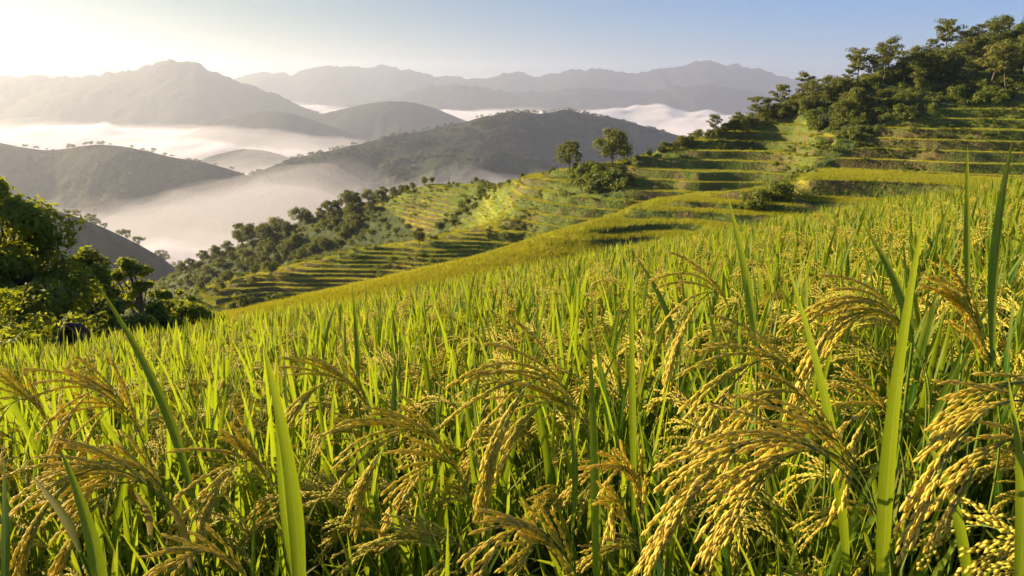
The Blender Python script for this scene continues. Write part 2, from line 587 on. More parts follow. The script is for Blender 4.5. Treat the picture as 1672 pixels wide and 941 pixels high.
def scatter_node(name, col):
    ng = bpy.data.node_groups.new(name, 'GeometryNodeTree')
    ng.interface.new_socket('Geometry', in_out='INPUT', socket_type='NodeSocketGeometry')
    ng.interface.new_socket('Geometry', in_out='OUTPUT', socket_type='NodeSocketGeometry')
    nd = ng.nodes
    gi, go = nd.new('NodeGroupInput'), nd.new('NodeGroupOutput')
    ci = nd.new('GeometryNodeCollectionInfo'); ci.inputs['Collection'].default_value = col
    ci.inputs['Separate Children'].default_value = True; ci.inputs['Reset Children'].default_value = True
    iop = nd.new('GeometryNodeInstanceOnPoints'); iop.inputs['Pick Instance'].default_value = True
    def na(n, t):
        a = nd.new('GeometryNodeInputNamedAttribute'); a.data_type = t; a.inputs['Name'].default_value = n
        return a.outputs['Attribute']
    e = nd.new('FunctionNodeEulerToRotation')
    ng.links.new(na('rot', 'FLOAT_VECTOR'), e.inputs[0])
    ng.links.new(gi.outputs[0], iop.inputs['Points']); ng.links.new(ci.outputs[0], iop.inputs['Instance'])
    ng.links.new(na('idx', 'INT'), iop.inputs['Instance Index'])
    ng.links.new(e.outputs[0], iop.inputs['Rotation'])
    ng.links.new(na('scl', 'FLOAT_VECTOR'), iop.inputs['Scale'])
    ng.links.new(iop.outputs[0], go.inputs[0])
    return ng


def scatter(name, pts, meshes, rot, scl, seed=0, idx=None):
    """one object that strews copies of the meshes over the points (uncountable growth only)"""
    rg = np.random.default_rng(seed)
    c = bpy.data.collections.new(name + ' source')
    for i, me in enumerate(meshes):
        c.objects.link(bpy.data.objects.new(f'{name}_source_{i:02d}', me))
    pts = np.asarray(pts, np.float32); n = len(pts)
    me = bpy.data.meshes.new(name)
    me.vertices.add(n); me.vertices.foreach_set('co', pts.ravel())
    a = me.attributes.new('idx', 'INT', 'POINT'); a.data.foreach_set('value', (rg.integers(0, len(meshes), n) if idx is None else idx).astype(np.int32))
    a = me.attributes.new('rot', 'FLOAT_VECTOR', 'POINT'); a.data.foreach_set('vector', np.asarray(rot, np.float32).ravel())
    scl = np.asarray(scl, np.float32)
    if scl.ndim == 1:
        scl = np.repeat(scl[:, None], 3, 1)
    a = me.attributes.new('scl', 'FLOAT_VECTOR', 'POINT'); a.data.foreach_set('vector', scl.ravel())
    o = link(name, me)
    md = o.modifiers.new('strew', 'NODES'); md.node_group = scatter_node(name + ' strew', c)
    return tag(o, kind='stuff')


HERO_SPOTS = []   # (x, y) of the plants built one by one below


def build_rice():
    # positions: jittered rows
    sp = 0.175
    xs = np.arange(-24, 26, sp); ys = np.arange(0.45, 24, sp)
    X, Y = np.meshgrid(xs, ys)
    X = X + rng.uniform(-.45, .45, X.shape) * sp; Y = Y + rng.uniform(-.45, .45, Y.shape) * sp
    X, Y = X.ravel(), Y.ravel()
    u = X / (Y + .25)
    ok = (np.abs(u) < 1.35) & (Y < crest_y(X / np.maximum(Y, .1)) + 3.0) & (np.hypot(X, Y) > .95)
    X, Y = X[ok], Y[ok]
    for hx, hy in HERO_SPOTS:
        k = np.hypot(X - hx, Y - hy) > .12
        X, Y = X[k], Y[k]
    Z = field_z(X, Y)
    order = np.argsort(np.hypot(X, Y) + 1000 * (np.abs(X / (Y + .25)) > .82))
    X, Y, Z = X[order], Y[order], Z[order]
    n_ind = 300 - len(HERO_SPOTS)
    # individual plants
    protos = []
    for v in range(12):
        fol, pans, blades = build_rice_variant(100 + v, 'mid', 26, 2 + v % 2)
        root = link('rice_plant', None)
        link('foliage', fol.mesh('rice_foliage', [M['leaf'], M['stalk']]), root)
        for s, g in pans:
            p = link('panicle', s.mesh('rice_ear_stalk', [M['stalk']]), root)
            link('grains', g.mesh('rice_grains', [M['grain']]), p)
        for b in blades:
            link('leaf', b.mesh('rice_blade', [M['leaf']]), root)
        protos.append(root)
    used = [False] * len(protos)
    for i in range(n_ind):
        v = int(rng.integers(0, len(protos)))
        if used[v]:
            o = copy_tree(protos[v])
        else:
            o = protos[v]; used[v] = True
        s = rng.uniform(.9, 1.06) * np.interp(Y[i], [.9, 1.8], [.80, 1.0])
        o.location = (X[i], Y[i], Z[i]); o.rotation_euler = (0, 0, rng.normal(0, .45)); o.scale = (s, s, s)
        tag(o, 'green rice plant with drooping yellow ears standing in the dense near part of the field', 'rice plant', 'rice plants crowding the field')
    for v, r in enumerate(protos):
        if not used[v]:
            for ch in list(r.children_recursive):
                bpy.data.objects.remove(ch)
            bpy.data.objects.remove(r)
    # the rest of the field, uncountable
    k = slice(n_ind, None)
    pts = np.stack([X[k], Y[k], Z[k]], 1); n = len(pts)
    ms = [build_rice_variant(300 + v, 'lo', 18, 3, True) for v in range(10)]
    scl = rng.uniform(.80, 1.16, n); idx = rng.integers(0, len(ms), n)
    # leaves only, filling the gaps between the near plants
    fx, fy = rng.uniform(-4, 5, 1500), rng.uniform(.85, 5.0, 1500)
    k = (np.abs(fx / fy) < .85) & (np.hypot(fx, fy) > 1.0); fx, fy = fx[k], fy[k]
    for v in range(3):
        rg = np.random.default_rng(420 + v); mb = MB()
        for i in range(22):
            add_blade(mb, np.array((rg.normal(0, .05), rg.normal(0, .05), rg.uniform(.0, .25))), rg.uniform(0, 6.28), rg.uniform(.4, .62), rg.uniform(.013, .024), rg.uniform(.03, .35), rg.uniform(.1, .9), rg, 8)
        ms.append(mb.mesh('rice_leaves', [M['leaf'], M['stalk'], M['grain']]))
    pts = np.concatenate([pts, np.stack([fx, fy, field_z(fx, fy)], 1)]); n = len(pts)
    scl = np.concatenate([scl, rng.uniform(.75, 1.12, len(fx))]); idx = np.concatenate([idx, rng.integers(len(ms) - 3, len(ms), len(fx))])
    rot = np.stack([rng.normal(0, .06, n), rng.normal(0, .06, n), rng.normal(0, .5, n)], 1)
    scatter('rice_crop', pts, ms, rot, scl, 3, idx)
    print('rice field clumps', n)


#@@HERO
# plants near the lens that stand out one by one: (ears, blades), every point given as pixel and depth, i.e. a place in the field
#   ear:   neck, top of the arch, tip, depth, branches, ripeness
#   blade: base, tip, width in pixels, depth, sideways bow, yellowed
HEROES = [
    ('rice plant with the largest golden ears in the field, arching low over its own stems',
     [((1425, 830), (1240, 716), (1066, 925), .80, 9, .45), ((1432, 850), (1320, 735), (1150, 905), .84, 9, .4), ((1420, 800), (1330, 705), (1215, 800), .88, 7, .3)], [((1385, 960), (1283, 420), 40, .92, .02, 0)]),
    ('rice plant with one very broad upright green blade, the widest leaf in the field',
     [((1470, 730), (1425, 668), (1378, 815), 1.0, 8, .3)], [((1440, 1060), (1513, 330), 56, .70, -.015, 0), ((1580, 1040), (1500, 690), 40, .8, .03, 0)]),
    ('rice plant with heavy golden ears entering view from the right edge',
     [((1735, 690), (1610, 672), (1488, 868), .76, 9, .4), ((1745, 760), (1640, 722), (1545, 860), .78, 8, .35), ((1740, 640), (1640, 630), (1545, 700), .8, 7, .3)], [((1662, 970), (1646, 615), 50, .66, .01, 0)]),
    ('rice plant with a wide pale ear arching just behind the broadest blade',
     [((1500, 580), (1405, 490), (1312, 640), 1.45, 8, .2), ((1510, 600), (1440, 510), (1345, 575), 1.5, 7, .1)], [((1490, 560), (1406, 360), 26, 1.25, .02, 0)]),
    ('rice plant with two yellow ears hanging above the largest golden ears',
     [((1335, 680), (1245, 588), (1138, 740), 1.15, 9, .2), ((1345, 700), (1270, 640), (1180, 760), 1.2, 8, .2)], [((1236, 590), (1186, 312), 24, 1.4, .01, 0)]),
    ('rice plant with a tall arching ear and a stiff thin blade at mid field front',
     [((970, 720), (872, 622), (780, 840), 1.22, 9, .15), ((975, 740), (905, 655), (820, 760), 1.3, 8, .1)], [((974, 1000), (961, 540), 28, 1.1, .004, 0), ((935, 860), (925, 640), 18, 1.15, .01, 0)]),
    ('rice plant with loose green-gold ears bending over a gap of dark stems',
     [((760, 800), (668, 702), (580, 838), 1.3, 9, .1), ((765, 810), (715, 755), (640, 850), 1.35, 8, .1)], [((795, 900), (768, 735), 18, 1.2, .02, 0)]),
    ('rice plant with a small curled ear behind the loose green-gold ears',
     [((625, 720), (555, 622), (470, 700), 1.65, 8, .0)], [((640, 740), (645, 570), 15, 1.8, .0, 0), ((585, 650), (575, 465), 14, 2.0, .005, 0)]),
    ('rice plant with a bronze ear drooping beside a long slanting blade',
     [((240, 740), (165, 636), (88, 748), 1.6, 9, .3), ((245, 760), (190, 665), (130, 760), 1.65, 8, .3)], [((320, 830), (158, 462), 29, 1.25, .02, 0)]),
    ('rice plant with long olive ears spreading low at the near corner of the field',
     [((285, 840), (150, 768), (28, 920), 1.2, 9, .15), ((290, 850), (200, 790), (90, 930), 1.25, 9, .2), ((280, 830), (215, 765), (110, 840), 1.3, 7, .1)], [((175, 1060), (97, 730), 48, .8, .01, 0), ((130, 900), (50, 775), 24, .95, .02, 0)]),
    ('rice plant with twin broad blades crossing in front of a short green-gold ear',
     [((455, 840), (402, 752), (324, 865), 1.25, 9, .15)], [((490, 1060), (428, 555), 46, .92, .015, 0), ((500, 1030), (452, 585), 32, .98, -.012, 0)]),
    ('rice plant with a flat pale ear low against the bottom of the near field',
     [((950, 960), (868, 860), (786, 938), .95, 8, .15), ((955, 970), (895, 885), (840, 950), .97, 7, .1)], []),
    ('rice plant with a slender yellow ear and a narrow upright blade',
     [((1205, 560), (1160, 478), (1084, 615), 1.85, 8, .2)], [((1036, 880), (1030, 408), 21, 1.3, .0, 0), ((1110, 580), (1036, 415), 15, 1.9, .02, 0)]),
    ('rice plant with a dull ear nodding out past the near side of the field',
     [((95, 740), (40, 652), (-25, 735), 1.5, 8, .2)], [((8, 980), (6, 745), 32, .9, .0, 0)]),
    ('rice plant with a pair of yellowed dying leaves and a pale low ear',
     [((430, 985), (350, 903), (262, 950), .95, 8, .1)], [((312, 930), (262, 795), 22, 1.1, .012, 1), ((245, 880), (218, 800), 20, 1.15, .01, 1)]),
    ('rice plant with a stiff upright ear that has not bent over yet',
     [((1630, 660), (1600, 540), (1558, 445), 1.1, 7, .05)], [((1622, 600), (1654, 225), 27, 1.1, -.01, 0), ((1580, 500), (1580, 235), 20, 1.5, .0, 0)]),
    ('rice plant with a thin brown ear fallen open above bare stems',
     [((1048, 900), (1030, 775), (985, 800), 1.05, 6, .5), ((1050, 910), (1010, 820), (1000, 870), 1.08, 5, .5)], [((1075, 960), (1062, 880), 18, 1.0, .01, 0)]),
]


def arch(nk, ap, tp, d):
    A = P(*nk, d * 1.02); B = P(*ap, d); C = P(*tp, d * .95)
    K = 2 * B - .5 * (A + C)
    s = np.linspace(0, 1, 30)[:, None]
    return resample(A * (1 - s) ** 2 + 2 * K * s * (1 - s) + C * s ** 2, 34)


def hero_blade(base, tip, wpx, d, bow, rg, yellow):
    A = P(*base, d); B = P(*tip, d * 1.12)
    n = 16; s = np.linspace(0, 1, n)
    side = np.array((math.cos(rg.uniform(-.5, .5)), rg.uniform(-.5, .5), 0))
    C = A + (B - A) * s[:, None] + side * (np.sin(s * math.pi) * bow)[:, None]
    w = wpx * d / F * .48
    W = w * np.minimum(1, .30 + 1.7 * s) * np.clip((1 - s), 0, 1) ** .62
    tw = rg.uniform(-.1, .3) + rg.uniform(-.5, .5) * s
    sd = np.stack([np.cos(tw), np.sin(tw), np.zeros(n)], 1)
    mb = MB(); V, Q, U = leaf_strip(C, W, sd, .22, rnd=2.0 if yellow else rg.uniform(.1, .9))
    mb.add(V, Q, None, U)
    return mb


def build_heroes():
    rg = np.random.default_rng(91)
    for lab, ears, bl in HEROES:
        pts = [P(*e[0], e[3]) for e in ears] + [P(*b[0], b[3]) for b in bl]
        c = np.mean(pts, 0); x, y = c[0], c[1] + .03
        root = np.array((x, y, float(field_z(x, y))))
        HERO_SPOTS.append((x, y))
        t = thing('rice_plant', lab, 'rice plant', root, 'rice plants crowding the field')
        fol = MB()
        for i in range(16):
            az = rg.uniform(0, 2 * math.pi)
            add_blade(fol, np.array((rg.normal(0, .03), rg.normal(0, .03), rg.uniform(.02, .36))), az, rg.uniform(.25, .42), rg.uniform(.010, .016), rg.uniform(.08, .45), rg.uniform(.1, 1.3), rg, 8)
        for e in ears:
            ax = arch(*e[:4]) - root
            s, g = MB(), MB()
            b0 = np.array((rg.normal(0, .02), rg.normal(0, .02), 0))
            d0 = ax[1] - ax[0]; d0 /= np.linalg.norm(d0)
            q = np.linspace(0, 1, 14)[:, None]; ctl = ax[0] - d0 * .18
            tube(s, b0 * (1 - q) ** 2 + 2 * ctl * q * (1 - q) + ax[0] * q ** 2, np.linspace(.0026, .0016, 14), 6, 0, .5)
            Ln = np.linalg.norm(np.diff(ax, axis=0), axis=1).sum()
            sc = e[3] / .85
            panicle(s, g, ax, rg, nbr=e[4] + (4 if e[3] < 1.1 else 7), glen=.0136 * min(1.25, max(1, sc ** .6)), gw=.0020 * min(1.3, max(1, sc ** .6)), detail='hi' if e[3] < 1.1 else 'mid', spacing=.0062, spread=.15, k=5.0, blen=Ln * .52, start=.16, ripe=e[5])
            p = link('panicle', s.mesh('rice_ear_stalk', [M['stalk']]), t)
            link('grains', g.mesh('rice_grains', [M['grain']]), p)
        for b in bl:
            mb = hero_blade(b[0], b[1], b[2], b[3], b[4], rg, b[5])
            for v in mb.v:
                v -= root.astype(np.float32)
            A = P(*b[0], b[3]) - root
            tube(fol, culm_curve(np.array((rg.normal(0, .02), rg.normal(0, .02), 0)), A, .01), np.linspace(.004, .0026, 8), 6, 1, .2)
            lf = link('leaf', mb.mesh('rice_blade', [M['leaf']]), t)
            if b[5]:
                lf['label'] = 'yellowed dying leaf'
        link('foliage', fol.mesh('rice_foliage', [M['leaf'], M['stalk']]), t)


#@@LAND
# ------------------------------------------------------------------ the terraced hillside: a loft through curves of known depth
def curve(*k):
    """knots (px, py, depth) -> functions of the sideways slope u giving slope t and log depth"""
    k = np.array(k, float)
    u, t = ut(k[:, 0], k[:, 1])
    o = np.argsort(u)
    return u[o], t[o], np.log(k[:, 2])[o]


US = np.concatenate([np.linspace(-1.2, -.84, 60)[:-1], np.linspace(-.84, .84, 1050), np.linspace(.84, 1.2, 60)[1:]])
NC = len(US)


def smooth1(a, w):
    k = np.exp(-0.5 * (np.arange(-3 * w, 3 * w + 1) / w) ** 2); k /= k.sum()
    return np.convolve(np.pad(a, 3 * w, mode='edge'), k, 'valid')


CURVES = [
    # hidden slope just past the field's edge
    curve((-200, 660, 12), (0, 640, 12), (200, 615, 14), (340, 585, 17), (600, 545, 22), (850, 488, 27), (1000, 455, 28), (1200, 415, 28), (1400, 375, 26), (1672, 330, 24), (1900, 290, 24)),
    # foot of the near spur
    curve((-200, 650, 55), (0, 635, 56), (200, 600, 57), (340, 556, 54), (430, 526, 55), (600, 500, 58), (850, 450, 66), (1000, 416, 72), (1100, 394, 77), (1200, 376, 79), (1330, 345, 86), (1400, 340, 85), (1672, 305, 82), (1900, 270, 80)),
    # crest of the near spur
    curve((-200, 630, 60), (0, 615, 60), (200, 575, 60), (340, 530, 62), (430, 503, 64), (474, 494, 66), (535, 480, 68), (595, 466, 70), (695, 443, 73), (780, 423, 76), (851, 402, 79), (887, 389, 80), (961, 366, 85),
          (1001, 356, 89), (1042, 337, 95), (1085, 326, 98), (1135, 318, 99), (1186, 314, 99), (1240, 309, 99), (1290, 301, 98), (1325, 279, 98), (1345, 276, 98), (1450, 281, 96), (1574, 288, 92), (1672, 292, 90), (1900, 265, 86)),
    # hidden foot of the lower terraces and of the big slope
    curve((-200, 640, 150), (0, 620, 150), (200, 565, 150), (270, 520, 152), (320, 502, 151), (430, 514, 152), (535, 492, 156), (695, 453, 162), (780, 432, 168), (851, 410, 172), (961, 373, 172), (1042, 344, 172), (1135, 325, 172), (1240, 315, 172), (1290, 307, 170), (1325, 285, 168), (1450, 287, 162), (1574, 294, 155), (1672, 298, 150), (1900, 272, 140)),
    # crest of the lower terraces, then part way up the big slope
    curve((-200, 650, 160), (0, 630, 160), (200, 545, 162), (270, 500, 166), (320, 475, 170), (350, 465, 171), (427, 445, 174), (494, 428, 177), (545, 417, 179), (571, 408, 181), (608, 400, 182), (662, 395, 184), (705, 388, 186), (733, 382, 187), (777, 371, 188),
          (850, 352, 188), (961, 335, 186), (1042, 312, 186), (1135, 295, 186), (1240, 275, 186), (1325, 256, 186), (1450, 243, 185), (1574, 238, 182), (1672, 232, 180), (1900, 200, 175)),
    # hollow in front of the wooded ridge, then further up the big slope
    curve((-200, 665, 300), (0, 645, 298), (200, 575, 294), (270, 530, 290), (320, 508, 286), (427, 480, 279), (545, 452, 266), (608, 432, 258), (705, 404, 246), (777, 380, 232),
          (850, 325, 205), (961, 305, 200), (1042, 285, 200), (1135, 262, 200), (1240, 238, 200), (1325, 215, 200), (1450, 190, 200), (1574, 168, 200), (1672, 148, 200), (1900, 100, 200)),
    # wooded middle ridge and the skyline of the big slope
    curve((-200, 640, 345), (0, 610, 345), (150, 520, 345), (230, 475, 342), (270, 456, 340), (300, 441, 338), (337, 424, 335), (394, 402, 328), (448, 384, 322), (488, 366, 316), (568, 340, 306), (628, 321, 298), (662, 309, 292), (709, 300, 284), (782, 298, 270), (805, 303, 258),
          (834, 296, 240), (857, 289, 230), (887, 281, 220), (914, 276, 216), (960, 274, 214), (1001, 270, 214), (1035, 258, 215), (1075, 247, 215), (1112, 236, 216), (1166, 216, 216), (1227, 194, 218), (1269, 180, 220), (1320, 164, 220), (1400, 134, 220), (1450, 120, 222),
          (1547, 88, 225), (1608, 66, 230), (1672, 46, 235), (1800, 10, 240), (1900, -20, 240)),
]
ROWS = (30, 20, 130, 40, 250, 190, 300, 40, 40)      # rows of the grid between one curve and the next


def pchip(xk, yk, x):
    """monotone cubic through per-column knots: xk, yk (K, C), x (R, C)"""
    h = np.diff(xk, axis=0); d = np.diff(yk, axis=0) / h
    K = len(xk); m = np.zeros_like(yk)
    for i in range(1, K - 1):
        same = d[i - 1] * d[i] > 0
        w1, w2 = 2 * h[i] + h[i - 1], h[i] + 2 * h[i - 1]
        with np.errstate(divide='ignore', invalid='ignore'):
            v = (w1 + w2) / (w1 / d[i - 1] + w2 / d[i])
        m[i] = np.where(same, v, 0)
    m[0], m[-1] = d[0], d[-1]
    out = np.zeros_like(x)
    for i in range(K - 1):
        s = (x - xk[i]) / h[i]
        k = (s >= 0 if i else s > -9e9) & ((s < 1) if i < K - 2 else (s < 9e9))
        h00 = 2 * s ** 3 - 3 * s ** 2 + 1; h10 = s ** 3 - 2 * s ** 2 + s
        h01 = -2 * s ** 3 + 3 * s ** 2; h11 = s ** 3 - s ** 2
        out = np.where(k, h00 * yk[i] + h10 * h[i] * m[i] + h01 * yk[i + 1] + h11 * h[i] * m[i + 1], out)
    return out


LAND = {}


def px_of(u, t):
    """back to photograph pixels"""
    f = CP - t * SP          # forward component along the lens axis per metre of depth
    return CX + F * u / f, CY - F * (t * CP + SP) / f


def build_land():
    lk, tk = [], []
    y0 = 3.0
    lk.append(np.full(NC, math.log(y0))); tk.append((field_z(US * y0, y0) - 0.3) / y0)
    for (u, t, ly) in CURVES:
        lk.append(smooth1(np.interp(US, u, ly), 7)); tk.append(smooth1(np.interp(US, u, t), 3))
    # on the big slope the depths follow from an even steepness
    pxc = px_of(US, tk[7])[0]
    g = np.interp(pxc, [820, 1000, 1200, 1400, 1672], [.33, .36, .42, .48, .50]); w = sstep(790, 870, pxc)
    z4, d4 = tk[4] * np.exp(lk[4]), np.exp(lk[4])
    for i in (5, 6, 7):
        lk[i] = lk[i] * (1 - w) + np.log(np.maximum((z4 - g * d4) / (tk[i] - g), d4 + 1 + i)) * w
    ly6 = lk[-1]; t6 = tk[-1]
    # far side of the skyline falls into the valley
    lk.append(ly6 + 0.18); tk.append(t6 - 0.07)
    lk.append(ly6 + 0.60); tk.append(-450.0 / np.exp(ly6 + 0.60) * np.ones(NC))
    lk, tk = np.array(lk), np.array(tk)
    L = np.concatenate([lk[i][None] + (lk[i + 1] - lk[i])[None] * (np.arange(n) / n)[:, None] for i, n in enumerate(ROWS)] + [lk[-1][None]])
    rows = np.arange(len(L))
    t = pchip(lk, tk, L)
    Y = np.exp(L); U = np.repeat(US[None], len(rows), 0); X = U * Y
    Z = t * Y
    far = sstep(45, 60, Y)
    crest = np.maximum.reduce([np.exp(-((L - ly6[None]) / 0.06) ** 2), np.exp(-((L - lk[5][None]) / 0.03) ** 2) * (pxc < 800)[None], np.exp(-((L - lk[3][None]) / 0.04) ** 2)])
    big = sstep(.0, .04, L - lk[4][None]) * sstep(800, 900, px_of(U, t)[0])
    und = fbm(X / 17, Y / 40, 19, 2) * 1.1 * (L > lk[4][None] - .01) * sstep(850, 780, px_of(U, t)[0]) + fbm(X / 22, Y / 22, 11, 3) * (.45 + 1.0 * np.maximum(sstep(190, 240, Y), big)) + ridged(X / 38, Y / 60, 15, 2) * 2.6 * big + fbm(X / 11, Y / 11, 29, 2) * .8 * big + fbm(X / 7, Y / 7, 23, 3) * 0.22
    Z0 = Z + und * far * (1 - 0.8 * crest)
    px, py = px_of(U, Z0 / Y)
    # which ground is terraced, and which is wild
    wob = fbm(X / 30, Y / 30, 41, 3)
    right_top = np.interp(px, [1040, 1110, 1166, 1227, 1300, 1340, 1400, 1460, 1560, 1672, 1900], [246, 236, 212, 204, 192, 220, 236, 200, 178, 172, 150]) + wob * 10
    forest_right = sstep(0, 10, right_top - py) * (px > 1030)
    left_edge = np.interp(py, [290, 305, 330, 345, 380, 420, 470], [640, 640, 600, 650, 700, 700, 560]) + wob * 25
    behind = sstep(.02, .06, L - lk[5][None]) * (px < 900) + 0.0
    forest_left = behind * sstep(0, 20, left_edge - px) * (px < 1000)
    gully = np.exp(-((px - np.interp(py, [295, 340, 400], [800, 762, 690])) / 16) ** 2) * behind * (px < 830)
    gul2 = np.exp(-((px - np.interp(py, [200, 245, 275, 310], [1400, 1375, 1330, 1290])) / np.interp(py, [200, 245, 290], [38, 17, 8])) ** 2) * (py > 170) * (py < 300) * (Y > 100)
    bushy = np.exp(-(((px - 985) / 42) ** 2 + ((py - 300) / 26) ** 2)) * (Y > 120)
    wild = np.clip(np.maximum.reduce([forest_right, forest_left, gully * 0.9, gul2 * 0.95, bushy]), 0, 1)
    wild = np.maximum(wild, 1 - sstep(48, 55, Y))
    wild = np.maximum(wild, sstep(40, 10, px - 300) * (Y > 30))
    def terrace(Zb, s, rf):
        q = Zb / s; q = q + .16 * np.sin(2.7 * q + 1); k = np.floor(q); f = q - k
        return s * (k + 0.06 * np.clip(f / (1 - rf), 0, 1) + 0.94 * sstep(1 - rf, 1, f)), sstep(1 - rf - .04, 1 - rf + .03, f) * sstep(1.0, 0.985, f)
    za, ra = terrace(Z0, .72, 0.34)
    zb, rb = terrace(Z0 + 0.4, 2.15, 0.42); zb -= 0.4
    zc, rc = terrace(Z0 + 0.2, 1.55, 0.38); zc -= 0.2
    wb = sstep(.0, .02, L - lk[4][None]) * sstep(770, 830, px)      # tall banks on the big slope
    wb = np.maximum(wb, sstep(1290, 1330, px))
    wc = behind * (1 - wb)                                                # the middle ridge
    zt = za * (1 - wb - wc) + zb * wb + zc * wc
    rm = ra * (1 - wb - wc) + rb * wb + rc * wc
    terr = (1 - sstep(0.25, 0.6, wild)) * sstep(44, 60, Y)
    even = (L < lk[3][None] + .06) * sstep(985, 925, px + 40 * fbm(X / 9, Y / 9, 63, 2))
    zt = zt * (1 - even) + Z0 * even; rm = rm * (1 - .85 * even)
    Zf = Z0 + (zt - Z0) * terr
    Zf = np.maximum(Zf, BASE - 6)
    rough = fbm(X / 3.2, Y / 3.2, 77, 3)
    Zf = Zf + rough * (0.35 * (1 - terr) + 0.10 * rm * terr) * far
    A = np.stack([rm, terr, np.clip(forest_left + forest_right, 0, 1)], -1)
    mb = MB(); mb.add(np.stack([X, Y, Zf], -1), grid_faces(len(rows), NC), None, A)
    tag(link('hillside', mb.mesh('hillside', M['terrain'])), kind='structure')
    LAND.update(X=X, Y=Y, Z=Zf, U=U, L=L, rm=rm, terr=terr, wild=wild, fl=forest_left, fr=forest_right, gully=np.maximum(gully, gul2), bushy=bushy)
    px, py = px_of(U, Zf / Y); LAND['px'], LAND['py'] = px, py; LAND['lk'] = lk
    # seen from the camera: the slope t is a running maximum along the column
    tt = Zf / Y
    run = np.maximum.accumulate(tt, 0)
    LAND['vis'] = tt >= run - 0.012
    LAND['area'] = (Y * np.gradient(L, axis=0)) * (Y * np.gradient(US)[None])


def ground_hit(px, py):
    """the first point of the hillside seen at a pixel; the skyline where the pixel looks over it"""
    c = np.argmin(np.abs(US - ut(px, py)[0]))
    col = LAND['py'][40:-78, c]
    k = np.nonzero(col <= py)[0]
    r = (k[0] if len(k) else int(np.argmin(col))) + 40
    return np.array((LAND['X'][r, c], LAND['Y'][r, c], LAND['Z'][r, c]))


def pick(weight, n, rg):
    w = np.clip(weight * LAND['area'], 0, None).ravel(); w = w / w.sum()
    i = rg.choice(len(w), n, p=w)
    j = rg.uniform(-.5, .5, (n, 2))
    r, c = np.unravel_index(i, LAND['X'].shape)
    r2 = np.clip(r + np.sign(j[:, 0]).astype(int), 0, LAND['X'].shape[0] - 1); c2 = np.clip(c + np.sign(j[:, 1]).astype(int), 0, NC - 1)
    def g(k):
        a = LAND[k]
        return a[r, c] + (a[r2, c] - a[r, c]) * np.abs(j[:, 0]) + (a[r, c2] - a[r, c]) * np.abs(j[:, 1])
    return np.stack([g('X'), g('Y'), g('Z')], 1), r, c


def tuft_mesh(seed, n, r, h, w, mt, lean=.35, segs=3):
    rg = np.random.default_rng(seed); mb = MB()
    for i in range(n):
        a = rg.uniform(0, 6.28); q = r * math.sqrt(rg.uniform(0, 1))
        add_blade(mb, np.array((math.cos(a) * q, math.sin(a) * q, -.05)), rg.uniform(0, 6.28), h * rg.uniform(.7, 1.2), w, rg.uniform(0, lean), rg.uniform(0, .7), rg, segs)
    return mb.mesh('tuft', mt)


def clump_mesh(seed, n, r, hz, leaf, mt):
    """a low mound of leaves"""
    rg = np.random.default_rng(seed); mb = MB()
    k = 7
    cen = np.stack([rg.normal(0, .45, k) * r, rg.normal(0, .45, k) * r, rg.uniform(.1, .7, k) * hz], 1)
    crown(mb, cen, np.full(k, r * .5), n // k, leaf, rg, 0.75)
    return mb.mesh('clump', mt)


def crown(mb, cen, rad, per, leaf, rg, flat=1.0, m=0, shell=0.45):
    """leaf-sized bent faces spread through the clusters cen / rad"""
    k = len(cen); n = k * per
    ci = np.repeat(np.arange(k), per)
    d = rg.normal(size=(n, 3)); d /= np.linalg.norm(d, axis=1)[:, None]
    q = rg.uniform(shell, 1.05, n) ** 0.8
    p = cen[ci] + d * (rad[ci] * q)[:, None] * np.array((1, 1, flat))
    p += rg.normal(0, 1, (n, 3)) * leaf * 0.3
    nrm = d + rg.normal(0, .55, (n, 3)) + np.array((0, 0, .45)); nrm /= np.linalg.norm(nrm, axis=1)[:, None]
    a = np.cross(nrm, rg.normal(size=(n, 3))); a /= np.linalg.norm(a, axis=1)[:, None]
    b = np.cross(nrm, a)
    s = leaf * rg.uniform(.6, 1.35, n)[:, None]
    V = np.stack([p - a * s, p - b * s * .45 + nrm * s * .1, p + a * s, p + b * s * .45 + nrm * s * .1], 1).reshape(-1, 3)
    A = np.zeros((n, 4, 3)); A[:, :, 2] = np.clip(rg.uniform(0, 1, k)[ci] * .6 + rg.uniform(0, .4, n), 0, 1)[:, None]
    mb.add(V, np.arange(n * 4).reshape(-1, 4), None, A.reshape(-1, 3), m)


